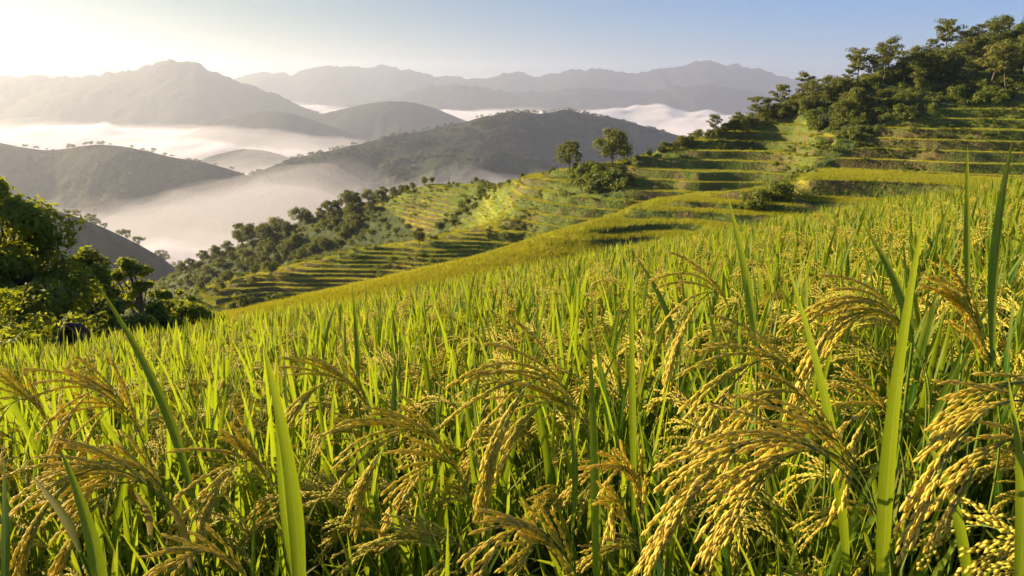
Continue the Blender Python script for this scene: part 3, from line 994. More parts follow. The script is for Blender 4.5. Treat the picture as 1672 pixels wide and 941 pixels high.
def build_cover():
    rg = np.random.default_rng(21)
    L = LAND
    inview = (np.abs(L['px'] - 836) < 1000) & L['vis']
    # rice standing on the terraces
    flat = (1 - L['rm']) * L['terr'] * (L['Y'] > 46)
    p, r, c = pick(flat * inview * np.clip(120 / L['Y'], .25, 2.2) ** 1.6, 26000, rg)
    n = len(p)
    ms = [tuft_mesh(500 + i, 60, .6, .26, .03, M['paddy'], .3) for i in range(4)]
    rot = np.zeros((n, 3)); rot[:, 2] = rg.uniform(0, 6.28, n)
    scatter('terrace_rice', p, ms, rot, rg.uniform(.8, 1.2, n) * np.where(p[:, 1] < 106, 1.4, np.clip(p[:, 1] / 130, .85, 1.5)), 4)
    # grass on the banks
    p, r, c = pick(L['rm'] * L['terr'] * inview * np.clip(140 / L['Y'], .3, 1.5), 12000, rg)
    n = len(p)
    ms = [tuft_mesh(520 + i, 36, .5, .3, .04, M['bank'], .8) for i in range(4)]
    rot = np.zeros((n, 3)); rot[:, 2] = rg.uniform(0, 6.28, n)
    scatter('bank_grass', p, ms, rot, rg.uniform(.6, 1.3, n) * np.clip(p[:, 1] / 150, .8, 1.4), 5)
    # undergrowth on the wild ground
    p, r, c = pick(L['wild'] * inview * (L['Y'] > 70) * (L['Y'] < 360), 5200, rg)
    n = len(p)
    ms = [clump_mesh(540 + i, 150, 1.3, 1.2, .24, M['scrub']) for i in range(5)]
    rot = np.zeros((n, 3)); rot[:, 2] = rg.uniform(0, 6.28, n)
    scatter('hillside_undergrowth', p, ms, rot, rg.uniform(.5, 1.35, n), 6)
    # sparse bushes and weeds along the banks
    p, r, c = pick(L['rm'] * L['terr'] * inview * (fbm(L['X'] / 14, L['Y'] / 14, 61, 2) > .05) * (L['Y'] > 110), 3200, rg)
    n = len(p)
    rot = np.zeros((n, 3)); rot[:, 2] = rg.uniform(0, 6.28, n)
    scatter('bank_undergrowth', p, ms, rot, rg.uniform(.2, .75, n) ** 1.2, 8)


#@@TREES
# ------------------------------------------------------------------ trees
def limb(mb, p, d, L, r0, r1, rg, n=6, bendz=0.0, wob=.12, sides=6):
    C = [np.array(p, float)]; d = np.array(d, float) / np.linalg.norm(d)
    for i in range(n - 1):
        d = d + rg.normal(0, wob, 3) + np.array((0, 0, bendz)); d /= np.linalg.norm(d)
        C.append(C[-1] + d * L / (n - 1))
    C = np.array(C)
    tube(mb, C, np.linspace(r0, r1, n), sides)
    return C


def broadleaf_parts(seed, h, cw, ncl, per, leaf, trunk_f=.35, flat=.8):
    """tree of height h and crown width cw -> crown, trunk collectors"""
    rg = np.random.default_rng(seed); tr, cr = MB(), MB()
    th = h * trunk_f
    C = limb(tr, (0, 0, -.3), (rg.normal(0, .08), rg.normal(0, .08), 1), th + .3 + h * .25, h * .028, h * .012, rg, 7, 0, .05, 8)
    cen, rad = [], []
    for i in range(ncl):
        a = i * 2.4 + rg.uniform(-.5, .5); f = rg.uniform(0, 1)
        zz = th + (h - th) * (.12 + .72 * f)
        prof = math.sin(math.pi * (.18 + .75 * f)) ** .8
        rr = cw * .5 * prof * rg.uniform(.35, .95)
        e = np.array((math.cos(a) * rr, math.sin(a) * rr, zz)); st = C[rg.integers(3, len(C))]
        s = np.linspace(0, 1, 5)[:, None]
        tube(tr, st + (e - st) * s + np.array((0, 0, 1)) * np.sin(s * 3.14) * h * .03, np.linspace(h * .010, h * .003, 5), 5)
        cen.append(e); rad.append(cw * rg.uniform(.10, .20))
    crown(cr, np.array(cen), np.array(rad), per, leaf, rg, flat)
    return cr, tr


def pine_parts(seed, h, cw, per, leaf):
    """tall bare trunk, forked limbs and flat layered tufts"""
    rg = np.random.default_rng(seed); tr, cr = MB(), MB()
    C = limb(tr, (0, 0, -.4), (rg.normal(0, .12), rg.normal(0, .12), 1), h * .92, h * .020, h * .007, rg, 10, 0.02, .05, 7)
    cen, rad = [], []
    nl = rg.integers(9, 13)
    for i in range(nl):
        f = .45 + .55 * (i + .5) / nl
        st = C[min(len(C) - 1, int(f * (len(C) - 1)))]
        a = i * 2.4 + rg.uniform(-.6, .6)
        rr = cw * .5 * (1.05 - .55 * abs(f - .72) / .3) * rg.uniform(.5, 1.05)
        B = limb(tr, st, (math.cos(a), math.sin(a), .45), max(rr, .4), h * .007, h * .003, rg, 5, 0.03, .12, 5)
        for q in (2, 4):
            cen.append(B[q] + np.array((0, 0, h * .015))); rad.append(cw * rg.uniform(.10, .19) * (1.0 if q == 4 else .8))
    cen.append(C[-1]); rad.append(cw * .18)
    crown(cr, np.array(cen), np.array(rad), per, leaf, rg, .42)
    return cr, tr


def bush_parts(seed, r, h, ncl, per, leaf):
    rg = np.random.default_rng(seed); cr, tr = MB(), MB()
    cen = []
    for i in range(ncl):
        a = rg.uniform(0, 6.28); q = r * math.sqrt(rg.uniform(0, 1)) * .75; z = h * rg.uniform(.12, .85) * (1 - .35 * (q / r) ** 2)
        cen.append((math.cos(a) * q, math.sin(a) * q, z))
        s = np.linspace(0, 1, 4)[:, None]
        tube(tr, np.array((0, 0, -.2)) + (np.array(cen[-1]) - np.array((0, 0, -.2))) * s, np.linspace(.035, .012, 4) * h * .5, 5)
    cen = np.array(cen)
    crown(cr, cen, np.full(ncl, r * .34) * rg.uniform(.7, 1.25, ncl), per, leaf, rg, .8)
    return cr, tr


def proto(name, parts, leafm, stem='trunk'):
    root = link(name, None)
    link('crown' if stem == 'trunk' else 'foliage', parts[0].mesh(name + ' crown', [leafm], False), root)
    link(stem, parts[1].mesh(name + ' ' + stem, [M['bark']]), root)
    return root


class Kind:
    def __init__(self, protos):
        self.p, self.used = protos, [False] * len(protos)

    def place(self, i, loc, s, rz, label, cat, group=None, sz=1.0):
        i %= len(self.p)
        if self.used[i]:
            o = copy_tree(self.p[i])
        else:
            o = self.p[i]; self.used[i] = True
        o.location = loc; o.rotation_euler = (0, 0, rz); o.scale = (s, s, s * sz)
        return tag(o, label, cat, group)

    def clean(self):
        for u, r in zip(self.used, self.p):
            if not u:
                for ch in list(r.children_recursive):
                    bpy.data.objects.remove(ch)
                bpy.data.objects.remove(r)


def build_trees():
    rg = np.random.default_rng(33)
    # unit-height trees, scaled when placed
    broad = Kind([proto('broadleaf_tree', broadleaf_parts(700 + i, 10, 8.5 + i % 3, 28, 85, .38, .25 + .04 * (i % 2)), M['broad']) for i in range(6)])
    pine = Kind([proto('pine_tree', pine_parts(720 + i, 14, 11.0 + (i % 3), 75, .42), M['pine']) for i in range(6)])
    shrub = Kind([proto('shrub', bush_parts(740 + i, 2.0, 2.4, 12, 50, .28), M['shrub'], 'stem') for i in range(5)])
    G_B = 'trees of the dense wood on the middle ridge'
    G_S = 'trees of the wooded skyline on the big slope'
    mpp = lambda p: p[1] / (F * .97)     # metres per pixel at a point

    def put(kind, i, px, py, hpx, nat, label, cat, group=None, sz=1.0):
        g = ground_hit(px, py); s = hpx * mpp(g) / nat
        return kind.place(i, (g[0], g[1], g[2] - .15), s, rg.uniform(0, 6.28), label, cat, group, sz)

    # two lone trees on the terraces, the tree on the lower terraces
    put(broad, 1, 930, 282, 52, 10, 'round dark tree alone on the terrace crest, the shorter of the pair there', 'tree')
    put(broad, 4, 999, 276, 66, 10, 'tall open-crowned tree on the terrace crest beside the round dark tree', 'tree')
    put(broad, 3, 685, 400, 30, 10, 'small round tree standing alone on the low yellow terraces', 'tree')
    for i, (px, py, h, lab) in enumerate([
        (692, 303, 15, 'larger of two small trees at the flat top of the terraced ridge'),
        (706, 301, 12, 'thin small tree next to the larger one on the terraced ridge top'),
        (732, 299, 7, 'low bush on the flat top of the terraced ridge, first of a pair'),
        (741, 299, 6, 'tiny bush on the flat ridge top, second of a pair'),
        (777, 299, 11, 'small dark tree near the far end of the flat terraced ridge top'),
        (832, 297, 9, 'small bush at the start of the stepped terrace crest below the round tree'),
        (852, 290, 9, 'small bush midway along the stepped terrace crest below the round tree'),
        (888, 282, 6, 'low bush on the terrace crest just below the round dark tree'),
        (902, 279, 8, 'low dark bush on the terrace crest touching the round dark tree')]):
        put(broad, i, px, py, h, 10, lab, 'tree' if 'tree' in lab.split(',')[0] and 'bush' not in lab else 'bush')
    # shrubs in the bushy gap under the two trees
    for i, (px, py, h) in enumerate([(952, 282, 24), (965, 292, 34), (980, 300, 34), (948, 300, 26), (995, 302, 30), (1010, 308, 24), (970, 312, 24), (940, 290, 18), (1022, 298, 20), (1000, 285, 20)]):
        put(shrub, i, px, py, h, 2.6, 'dense green shrub in the thicket under the two terrace trees', 'shrub', 'shrubs of the terrace thicket')
    put(shrub, 1, 1270, 322, 36, 2.6, 'leafy green shrub at the rice field edge below the big slope', 'shrub')
    put(shrub, 2, 1225, 340, 30, 2.6, 'low spreading bush on the near terrace just beyond the rice tips', 'shrub')
    put(shrub, 3, 1243, 330, 26, 2.6, 'small bush wedged between the leafy shrub and the low spreading bush', 'shrub')
    put(shrub, 4, 396, 500, 26, 2.6, 'single dark bush beyond the rice edge below the low terraces', 'shrub')
    put(shrub, 0, 448, 492, 18, 2.6, 'thin pale bush beyond the rice edge, near the single dark bush', 'shrub')
    # the wood on the middle ridge: skyline trees first
    sky = [(293, 440, 18), (312, 436, 20), (337, 424, 24), (352, 420, 22), (372, 408, 26), (394, 402, 40), (410, 398, 36), (428, 392, 36), (448, 384, 38), (466, 378, 28), (488, 366, 32), (505, 362, 24), (520, 356, 26), (537, 350, 26), (552, 345, 24), (568, 340, 30), (585, 335, 22), (602, 330, 24), (615, 325, 20), (628, 321, 18), (640, 317, 16), (655, 312, 15), (664, 309, 13), (674, 306, 12)]
    for i, (px, py, h) in enumerate(sky):
        put(broad, int(rg.integers(0, 6)), px + rg.normal(0, 3), py + rg.uniform(3, 7), h * rg.uniform(.8, 1.15), 10, 'dark tree with a ragged crown in the dense wood along the middle ridge', 'tree', G_B)
    for i in range(66):
        px = rg.uniform(300, 620); top = np.interp(px, [270, 394, 488, 568, 640], [460, 410, 372, 348, 322]); py = top + rg.uniform(4, np.interp(px, [300, 420, 560, 640], [40, 72, 50, 12]))
        put(broad, int(rg.integers(0, 6)), px, py, rg.uniform(12, 32) * np.interp(px, [300, 420, 640], [.75, 1, .7]), 10, 'dark tree with a ragged crown in the dense wood along the middle ridge', 'tree', G_B)
    # dotted trees down the gully and shrubs on the hillside
    for i in range(22):
        f = rg.uniform(0, 1); px = np.interp(f, [0, .5, 1], [805, 762, 690]) + rg.normal(0, 9); py = np.interp(f, [0, .5, 1], [306, 345, 395]) + rg.normal(0, 4)
        put(shrub, i, px, py, rg.uniform(5, 12), 2.6, 'dark shrub in the gully between the two terraced slopes', 'shrub', 'shrubs of the gully')
    # skyline pines of the big slope (pixel of the foot, height)
    named = {
        1547: 'flat-topped umbrella pine standing highest and clear of the skyline', 1450: 'broad tall pine on the skyline with a straight pale trunk below',
        1398: 'open layered pine on the skyline next to the broad tall pine', 1166: 'small layered pine standing apart low on the wooded skyline',
        1227: 'layered pine standing clear of the skyline, second one up the slope', 1269: 'dark layered pine on the skyline, third one up the slope',
        1320: 'bushy pine on the skyline below the open layered pine'}
    sky = [(1062, 250, 20), (1078, 247, 24), (1095, 242, 24), (1112, 236, 26), (1130, 229, 26), (1148, 223, 28), (1166, 216, 36), (1180, 211, 26), (1196, 205, 28), (1212, 199, 30), (1227, 194, 42), (1246, 188, 34), (1269, 180, 48), (1288, 174, 38), (1304, 168, 42), (1320, 164, 50), (1338, 158, 44), (1358, 150, 50), (1376, 143, 56), (1398, 134, 58), (1418, 130, 52), (1450, 120, 60), (1475, 112, 50), (1500, 104, 48), (1522, 96, 46), (1547, 88, 58), (1570, 80, 46), (1590, 72, 50), (1608, 66, 52), (1628, 60, 48), (1650, 54, 48), (1672, 46, 50), (1700, 38, 50), (1730, 30, 50)]
    for i, (px, py, h) in enumerate(sky):
        lab = named.get(px)
        k = pine if (lab or i % 2 == 0) else broad
        put(k, i, px + rg.normal(0, 4), py + 5, h * (.98 if lab else rg.uniform(.5, .8)), 14 if k is pine else 10, lab or 'dark tree in the wood that covers the skyline of the big slope', 'tree', None if lab else G_S)
    # trees standing lower on the slope, some with pale trunks
    low = [(1440, 140, 62, 'tall pine with a bare pale trunk at the lower edge of the skyline wood'), (1500, 135, 48, None), (1476, 137, 44, None), (1530, 130, 50, None), (1395, 188, 46, 'round tree with a pale trunk alone amid the slope scrub below the wood'), (1372, 200, 36, None),
           (1615, 148, 74, 'tall leaning tree with pale trunk, one of two at the upper end of the slope'), (1640, 148, 70, 'tall slender tree with pale trunk, beside the leaning one at the slope end'), (1672, 120, 60, None)]
    for i, (px, py, h, lab) in enumerate(low):
        k = pine if lab and 'round' not in lab else broad
        put(k, i + 2, px, py, h, 14 if k is pine else 10, lab or 'dark tree in the wood that covers the skyline of the big slope', 'tree', None if lab else G_S)
    for i in range(60):
        px = rg.uniform(1050, 1720); top = np.interp(px, [1050, 1166, 1269, 1400, 1547, 1672], [256, 222, 188, 142, 98, 58]); dep = np.interp(px, [1050, 1166, 1300, 1400, 1720], [3, 9, 20, 36, 50])
        put(broad if rg.uniform() < .75 else pine, int(rg.integers(0, 6)), px, top + rg.uniform(3, dep), rg.uniform(16, 34) * np.interp(px, [1050, 1300], [.6, 1]), 11, 'dark tree in the wood that covers the skyline of the big slope', 'tree', G_S)
    for i in range(44):
        px = rg.uniform(1330, 1690); py = rg.uniform(0, 1)
        py = np.interp(px, [1290, 1400, 1560, 1700], [200, 185, 150, 125]) + py * np.interp(px, [1290, 1400, 1480, 1700], [30, 44, 30, 30])
        put(shrub, i, px, py, rg.uniform(10, 22), 2.6, 'green shrub in the scrub between the wood and the upper terraces', 'shrub', 'shrubs of the slope scrub')
    broad.clean(); pine.clean(); shrub.clean()

    # ---- near trees and bushes left of the field
    def near(name, px, pytop, pybot, d, w_px, parts_fn, label, cat, stem='trunk'):
        top = P(px, pytop, d); bot = P(px, pybot, d)
        h = top[2] - bot[2]; w = w_px * d / F / .97
        r = proto(name, parts_fn(h, w), M['near_tree'], stem)
        r.location = bot
        return tag(r, label, cat)
    bl = lambda seed, ncl, per, leaf, tf=.2, fl=.85: (lambda h, w: broadleaf_parts(seed, h, w, ncl, per, leaf, tf, fl))
    near('broadleaf_tree', 42, 238, 640, 17, 250, bl(801, 52, 420, .085, .15), 'big bright green leafy tree beside the rice field edge, tallest of its thicket', 'tree')
    near('broadleaf_tree', -90, 330, 660, 18, 240, bl(802, 40, 260, .10, .15), 'dark leafy tree cut by the picture edge behind the big bright tree', 'tree')
    near('broadleaf_tree', 168, 388, 600, 21, 92, bl(803, 28, 240, .09, .2), 'mid-sized dark tree with a bright top next to the big bright tree', 'tree')
    near('broadleaf_tree', 224, 405, 580, 24, 76, bl(804, 20, 180, .095, .3, .6), 'slim open tree with layered sunlit crown at the thicket end', 'tree')
    near('broadleaf_tree', 275, 452, 570, 26, 44, bl(805, 12, 110, .10, .3, .6), 'small wispy sapling between the slim open tree and the low bushes', 'tree')
    near('broadleaf_tree', 312, 458, 560, 28, 36, bl(806, 10, 100, .10, .3, .6), 'smallest wispy sapling standing over the last low bush', 'tree')
    bp = lambda seed, ncl, per, leaf: (lambda h, w: bush_parts(seed, w / 2, h, ncl, per, leaf))
    for i, (px, pt, pb, d, w, lab) in enumerate([
        (20, 455, 640, 11.5, 190, 'dense dark bush right behind the rice under the big bright tree'),
        (150, 500, 610, 12.5, 110, 'dark feathery bush behind the rice beside the hollow stump'),
        (205, 482, 600, 14.5, 110, 'blue-green bush behind the rice under the slim open tree'),
        (255, 478, 585, 16, 100, 'sunlit yellow-green bush at the thicket end'),
        (305, 474, 575, 18, 90, 'rounded green bush closing the thicket beside the low terraces'),
        (85, 440, 600, 15, 120, 'bright leafy bush filling the gap under the big tree crown'),
        (345, 492, 560, 22, 50, 'last small bush of the thicket beside the rice field edge'),
        (36, 530, 640, 9.5, 120, 'low dark bush touching the rice tips below the big tree')]):
        near('bush', px, pt, pb, d, w, bp(820 + i, 20, 210, .055 if d < 13 else .07), lab, 'bush', 'stem')
    # hollow stump in the thicket: an arched shell of dark wood, open to the front, with a paler rim
    a = np.linspace(0, math.pi, 28); dpt = np.linspace(0, 1, 9)
    Aa, D = np.meshgrid(a, dpt)
    lump = 1 + .16 * fbm(Aa * 1.7, D * 2.5, 9, 3)
    def shell(k):
        sh = np.sqrt(1 - (D * .97) ** 2) * k * lump
        return np.stack([np.cos(Aa) * .25 * sh, D * .45 * k, np.sin(Aa) ** .75 * .58 * sh - .08], -1).reshape(-1, 3)
    f = grid_faces(9, 28)
    mb = MB(); mb.add(shell(1.0), f); mb.add(shell(.86), f[:, ::-1])
    t = thing('tree_stump', 'dark hollow arched stump with a paler rim, half hidden in the thicket', 'stump', P(118, 578, 11.2), None, -.25)
    link('shell', mb.mesh('stump shell', [M['rock']]), t)
    mb = MB(); rim = shell(.93)[:28]; rim[:, 1] -= .01
    tube(mb, rim,   .020 + .010 * fbm(a * 2, a * 0, 3, 2), 7)
    link('rim', mb.mesh('stump rim', [M['bark']]), t)


#@@FAR
# ------------------------------------------------------------------ distant hills, valley, fog, air
BASE = -450.0
HILLS = {}


def hill(name, d, wd, pts, seed, m, rough=.10, spur=0.22, sil=4.0, nu=420, nr=90, px0=None, px1=None, key=None, front=1.0):
    """a mountain whose crest follows pixels at depth d; wd = half depth of its body"""
    pts = np.array(pts, float)
    u0 = ut(pts[0, 0], 145)[0]; u1 = ut(pts[-1, 0], 145)[0]
    us = np.linspace(u0, u1, nu)
    uk, tk = ut(pts[:, 0], pts[:, 1])
    dk = pts[:, 2] if pts.shape[1] > 2 else np.full(len(pts), d)
    t = smooth1(np.interp(us, uk, tk), 3); D = smooth1(np.interp(us, uk, dk), 6)
    s = np.concatenate([np.linspace(-1, -.02, int(nr * .7)), np.linspace(0, 1, nr - int(nr * .7))])
    S, U = np.meshgrid(s, us, indexing='ij')
    Y = D[None] + np.where(S < 0, S * wd * front, S * wd)
    crest = (t * D)[None] + fbm(U * D[None] / (d * .012), U * 0 + seed, seed, 6) * sil * np.exp(-(S / .10) ** 2)
    X = U * Y
    a = np.abs(S)
    g = 1 - a ** 1.25
    rd = fbm(X / (d * .085), Y / (d * .11), seed, 5) * .42
    body = BASE + (crest - BASE) * g
    amp = (crest - BASE) * spur * 5 * a * (1 - a)
    Z = body + fbm(X / (d * .014), Y / (d * .02), seed + 5, 5) * sil * .7 * np.clip(a * 8, 0, 1) * np.clip((1 - a) * 4, 0, 1) + rd * amp * 1.6 + fbm(X / (d * .02), Y / (d * .02), seed + 3, 3) * rough * (crest - BASE) * a * (1 - a)
    mb = MB(); mb.add(np.stack([X, Y, Z], -1), grid_faces(len(s), nu))
    o = tag(link(name, mb.mesh(name, m)), kind='structure')
    HILLS[key or name] = (us, D, crest[0], Y, Z, X, S)
    return o


def build_far():
    # depths grow to the back; pixel profiles of the crests
    hill('mountain_range', 13000, 2500, [(-900, 110), (-300, 92), (0, 95), (40, 99), (110, 106), (170, 110), (230, 122), (330, 150), (500, 190)], 3, M['hill_dark'], sil=30)
    hill('mountain_range', 11500, 2600, [(250, 200), (380, 127), (405, 122), (430, 115), (470, 123), (500, 115), (535, 106), (565, 110), (600, 111), (625, 108), (665, 113), (690, 121), (720, 126), (770, 127), (795, 129), (818, 122), (840, 118), (865, 122), (885, 125), (905, 119), (930, 115), (960, 114), (985, 112), (1010, 116),
         (1030, 121), (1055, 115), (1080, 110), (1115, 106), (1150, 99), (1170, 103), (1185, 106), (1205, 104), (1225, 110), (1260, 120), (1300, 128), (1400, 140), (1600, 150), (2100, 150)], 5, M['hill_dark'], sil=48, spur=.14, nu=700)
    hill('mountain_range', 8800, 1500, [(500, 230), (580, 178), (650, 152), (700, 141), (745, 137), (790, 143), (850, 152), (905, 149), (950, 143), (1000, 147), (1050, 152), (1105, 143), (1150, 137), (1190, 141), (1250, 152), (1330, 160), (1450, 175), (1600, 200)], 9, M['hill_dark'], sil=30, nu=520, spur=.16)
    hill('mountain', 6600, 1700, [(-800, 100), (-200, 118), (0, 123), (45, 125), (100, 126), (150, 122), (190, 119), (240, 108), (262, 100), (282, 97), (300, 102), (316, 101), (335, 110), (360, 124), (400, 136), (430, 147), (470, 163), (510, 180), (600, 215), (700, 245)], 8, M['hill_dark'], spur=.14, sil=26, nu=600, key='B')
    hill('wooded_hill', 4600, 700, [(250, 240), (320, 214), (360, 196), (400, 186), (440, 181), (470, 184), (510, 196), (560, 213), (640, 240)], 12, M['hill_dark'], sil=3, nu=260)
    hill('wooded_hill', 5200, 800, [(420, 230), (500, 193), (560, 178), (600, 169), (640, 165), (680, 168), (710, 177), (740, 189), (780, 206), (860, 240)], 14, M['hill_dark'], sil=3, nu=260)
    hill('wooded_hill', 3100, 420, [(250, 300), (310, 268), (350, 254), (395, 243), (430, 246), (465, 255), (510, 272), (600, 310)], 17, M['hill_dark'], sil=2, nu=240)
    hill('wooded_ridge', 2520, 620, [(330, 330, 2160), (400, 290, 2220), (470, 261, 2280), (520, 250, 2304), (560, 241, 2340), (600, 232, 2376), (640, 222, 2400), (700, 212, 2460), (750, 201, 2496), (790, 191, 2520), (835, 183, 2580), (860, 184, 2580), (885, 186, 2640), (920, 179, 2700), (950, 185, 2700), (980, 190, 2760), (1010, 194, 2760), (1050, 206, 2820), (1090, 215, 2820), (1160, 240, 2820), (1300, 290, 2760)], 21, M['hill_green'], sil=2.5, nu=520, nr=120, spur=.17, key='E')
    hill('spur_hill', 1950, 380, [(560, 330), (610, 303), (650, 280), (700, 258), (740, 246), (780, 240), (820, 246), (880, 262), (940, 285), (1040, 330)], 25, M['hill_green'], sil=1.5, nu=300, spur=.3, key='S')
    hill('grassy_hill', 2200, 460, [(-700, 190), (-300, 210), (-60, 228), (0, 233), (30, 240), (70, 246), (105, 244), (130, 239), (160, 236), (190, 238), (215, 241), (250, 250), (285, 258), (330, 264), (370, 275), (405, 287), (432, 301), (460, 324), (500, 365), (540, 410)], 31, M['hill_green'], sil=1.0, nu=420, nr=120, spur=.16, key='F')
    hill('near_slope', 810, 270, [(-400, 200, 726), (-100, 280, 743), (0, 312, 760), (60, 334, 768), (110, 350, 785), (160, 368, 811), (200, 386, 845), (250, 412, 895), (290, 440, 946), (340, 475, 1014), (420, 540, 1081)], 37, M['hill_green'], sil=1.0, nu=300, nr=90, spur=.2, key='G')
    # valley floor to the horizon
    mb = MB()
    xs = np.linspace(-19900, 19900, 60); ys = np.linspace(-1900, 19900, 50)
    X, Y = np.meshgrid(xs, ys); mb.add(np.stack([X, Y, np.full_like(X, BASE) + fbm(X / 900, Y / 900, 3, 3) * 8], -1), grid_faces(50, 60))
    tag(link('valley_ground', mb.mesh('valley_ground', M['valley'])), kind='structure')
    # hill trees on the crests
    rs = np.random.default_rng(14)
    pts, sc = [], []
    for key, n, lo, hi in (('E', 3800, 2.5, 6), ('F', 1700, 1.2, 4), ('G', 900, .8, 2.2), ('S', 900, 2.5, 5.5)):
        us, D, cr, Y, Z, X, S = HILLS[key]
        wgt = ((fbm(X / 90, Y / 90, 44, 3) > (-.1 if key == 'E' else .08)) * (np.abs(S) < .62) + .08 * (S > -.6) * (S <= 0)).ravel() + 0.0
        i = rs.choice(len(wgt), n, p=wgt / wgt.sum()); r, c = np.unravel_index(i, X.shape)
        r2, c2 = np.clip(r + 1, 0, X.shape[0] - 1), np.clip(c + 1, 0, X.shape[1] - 1); f, g = rs.uniform(0, 1, n), rs.uniform(0, 1, n)
        pts.append(np.stack([a[r, c] + (a[r2, c] - a[r, c]) * f + (a[r, c2] - a[r, c]) * g for a in (X, Y, Z)], 1)); sc.append(rs.uniform(lo, hi, n))
    pts = np.concatenate(pts); rot = np.zeros_like(pts); rot[:, 2] = rs.uniform(0, 6.28, len(pts))
    scatter('distant_hill_woodland', pts, [clump_mesh(560 + i, 60, 1.4, 1.6, .45, M['far_wood']) for i in range(3)], rot, np.concatenate(sc), 15)
    k = Kind([proto('broadleaf_tree', broadleaf_parts(860 + i, 10, 11, 12, 26, .9, .25, .7), M['broad']) for i in range(3)])
    rg = np.random.default_rng(4)
    def on(key, px, hpx, lab, grp, back=-.0, cat='tree'):
        us, D, cr, Y, Z, X, S = HILLS[key]
        c = int(np.argmin(np.abs(us - ut(px, 200)[0])))
        r = int(np.argmin(np.abs(S[:, 0] - back)))
        d = Y[r, c]
        k.place(int(rg.integers(0, 3)), (X[r, c], d, Z[r, c] - .18 * hpx * d / F), hpx * d / F / 10 / .97, rg.uniform(0, 6), lab, cat, grp, rg.uniform(.75, 1.1))
    LF = 'tiny tree on the crest of the misty grassy hill'
    for px, h in ((33, 7), (52, 8), (70, 5), (108, 10), (112, 7), (134, 7), (142, 8), (158, 7), (163, 8), (176, 5), (210, 6), (228, 7), (245, 9), (262, 7), (275, 6), (300, 5), (312, 6), (345, 6), (372, 7), (400, 8), (405, 6), (430, 6)):
        on('F', px, h, LF, 'trees on the crest of the grassy hill')
    for px, h in ((85, 10), (100, 17), (125, 18), (132, 16), (146, 12), (172, 15), (182, 17), (200, 22), (236, 18), (262, 20), (240, 16)):
        on('G', px, h, 'hazy tree in the fog on the dark slope below the grassy hill', 'hazy trees on the dark slope')
    for i in range(80):
        px = rg.uniform(470, 1000)
        on('E', px, rg.uniform(3, 6.5), 'tiny tree on the crest of the long wooded ridge in mist', 'trees on the crest of the wooded ridge')
    k.clean()


def volume_mat(name, dens, col, aniso):
    m, nt, out = mat(name)
    v = nt.nodes.new('ShaderNodeVolumePrincipled')
    v.inputs['Density'].default_value = dens; v.inputs['Color'].default_value = (*col, 1); v.inputs['Anisotropy'].default_value = aniso
    nt.links.new(v.outputs[0], out.inputs['Volume'])
    return m


def build_fog():
    def layer(name, top, amp, dens, seed, sc, y0=420, y1=14000):
        nu, nr = 420, 460
        us = np.linspace(-1.3, 1.3, nu); ys = np.exp(np.linspace(math.log(y0), math.log(y1), nr))
        U, Y = np.meshgrid(us, ys); X = U * Y
        lod = sstep(7000, 1500, Y)
        wx, wy = fbm(X / sc * .7, Y / sc * .7, seed + 31, 2) * sc * .5, fbm(X / sc * .7, Y / sc * .7, seed + 47, 2) * sc * .5
        Z = top + amp * (1.5 * fbm((X + wx) / sc, (Y + wy) / (sc * .8), seed, 5) * (.6 + .4 * lod) + 1.6 * fbm(X / (sc * 3.2), Y / (sc * 2.4), seed + 9, 3) + .9 * (ridged((X + wx) / (sc * .5), (Y + wy) / (sc * .4), seed + 5, 4) - .6) * (.4 + .6 * lod))
        Z = Z - 70 * np.exp(-(((U + .10) / .17) ** 2 + (np.log(Y / 1950) / .22) ** 2)) - 40 * np.exp(-(((U + .30) / .12) ** 2 + (np.log(Y / 4400) / .25) ** 2))
        Z = Z - 85 * np.exp(-(((U + .50) / .26) ** 2 + (np.log(Y / 1850) / .22) ** 2))
        Z = np.maximum(Z, BASE + 30)
        Vt = np.stack([X, Y, Z], -1).reshape(-1, 3)
        Vb = Vt.copy(); Vb[:, 2] = BASE + 12
        f = grid_faces(nr, nu); nv = nr * nu
        rim = np.concatenate([np.arange(nu), nu * np.arange(1, nr) + nu - 1, (nr - 1) * nu + np.arange(nu - 2, -1, -1), nu * np.arange(nr - 2, 0, -1)])
        r2 = np.roll(rim, -1)
        side = np.stack([rim, rim + nv, r2 + nv, r2], 1)
        mb = MB(); mb.add(np.concatenate([Vt, Vb]), np.concatenate([f, f[:, ::-1] + nv, side]))
        o = link('valley_fog', mb.mesh('valley_fog', volume_mat(name, dens, (.90, .885, .91), .15)))
        tag(o, kind='stuff')
    layer('fog veil', -275, 135, .0005, 2, 1500)
    layer('fog wisps', -312, 145, .0011, 8, 1000)
    layer('fog edge', -340, 160, .005, 4, 800)
    layer('fog body', -352, 160, .020, 4, 800)


def build_haze(dens):
    mb = MB()
    lo, hi = np.array((-20000., -2000., BASE - 12)), np.array((20000., 20000., 620.))
    V = np.array([(x, y, z) for x in (0, 1) for y in (0, 1) for z in (0, 1)]) * (hi - lo) + lo
    mb.add(V, [(0, 1, 3, 2), (4, 6, 7, 5), (0, 4, 5, 1), (2, 3, 7, 6), (0, 2, 6, 4), (1, 5, 7, 3)])
    o = link('haze', mb.mesh('haze', volume_mat('morning air', dens, (.80, .87, 1.0), .54), False))
    tag(o, kind='stuff')


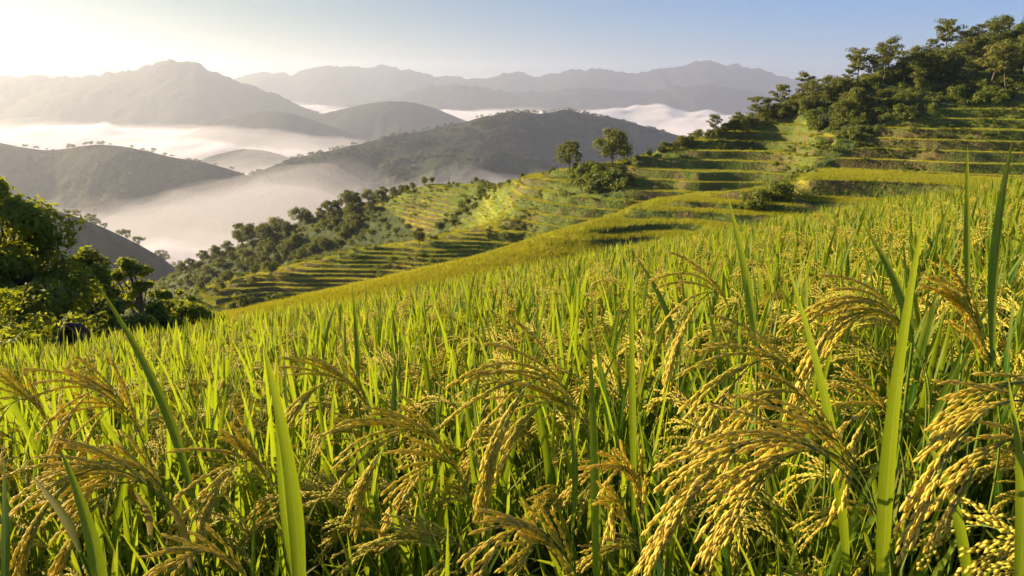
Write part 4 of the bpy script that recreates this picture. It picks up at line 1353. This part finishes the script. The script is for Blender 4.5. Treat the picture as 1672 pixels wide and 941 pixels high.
#@@LIGHT
def build_light_and_camera():
    w = bpy.data.worlds.new('World'); scene.world = w; w.use_nodes = True
    nt = w.node_tree; bg = nt.nodes['Background']
    sk = nt.nodes.new('ShaderNodeTexSky'); sk.sky_type = 'NISHITA'; sk.sun_disc = False
    sk.sun_elevation = SUN_EL; sk.sun_rotation = SUN_AZ
    sk.air_density = 1.0; sk.dust_density = 0.1; sk.ozone_density = 8.0
    n = N(nt)
    gx, gy, gz = n.sep(n.new('ShaderNodeTexCoord').outputs['Generated'])
    warm = n.math('SUBTRACT', 1.0, n.ramp(gz, 0.04, 0.42))
    toward = n.ramp(n.math('ADD', n.math('MULTIPLY', gx, math.sin(SUN_AZ)), n.math('MULTIPLY', gy, math.cos(SUN_AZ))), -.2, .75)
    tint = n.mix(n.math('MULTIPLY', warm, n.math('MULTIPLY_ADD', toward, 1.0, .1)), (.84, .96, 1.16), (.86, .66, .43))
    nt.links.new(n.mix(1.0, sk.outputs[0], tint, 'MULTIPLY'), bg.inputs[0]); bg.inputs[1].default_value = 0.05
    l = bpy.data.lights.new('sun', 'SUN'); l.energy = 5.0; l.angle = R(.55); l.color = (1.0, .77, .47)
    o = bpy.data.objects.new('sun', l); COL.objects.link(o)
    d = Vector((math.sin(SUN_AZ) * math.cos(SUN_EL), math.cos(SUN_AZ) * math.cos(SUN_EL), math.sin(SUN_EL)))
    o.rotation_euler = d.to_track_quat('Z', 'Y').to_euler()
    c = bpy.data.cameras.new('camera'); c.sensor_width = 36; c.lens = 36 * F / 1672
    c.clip_start = .03; c.clip_end = 60000
    co = bpy.data.objects.new('camera', c); COL.objects.link(co); scene.camera = co
    co.location = (0, 0, 0); co.rotation_euler = (math.pi / 2 - PITCH, 0, 0)
    vs = scene.view_settings
    vs.view_transform = 'Standard'; vs.look = 'None'; vs.exposure = 1.58; vs.gamma = 1; vs.use_curve_mapping = False
    cy = scene.cycles
    cy.max_bounces = 8; cy.diffuse_bounces = 3; cy.glossy_bounces = 2; cy.transmission_bounces = 4; cy.volume_bounces = 2; cy.transparent_max_bounces = 16
    cy.use_denoising = True; cy.sample_clamp_indirect = 6.0
    scene.render.film_transparent = False


#@@MAIN
import time
T0 = time.time()
def step(n, f, *a):
    f(*a); print('STEP', n, round(time.time() - T0, 1), flush=True)

step('field', build_field)
step('land', build_land)
step('cover', build_cover)
step('trees', build_trees)
step('far', build_far)
step('heroes', build_heroes)
step('rice', build_rice)
step('fog', build_fog)
step('haze', build_haze, 0.85e-4)
step('light', build_light_and_camera)
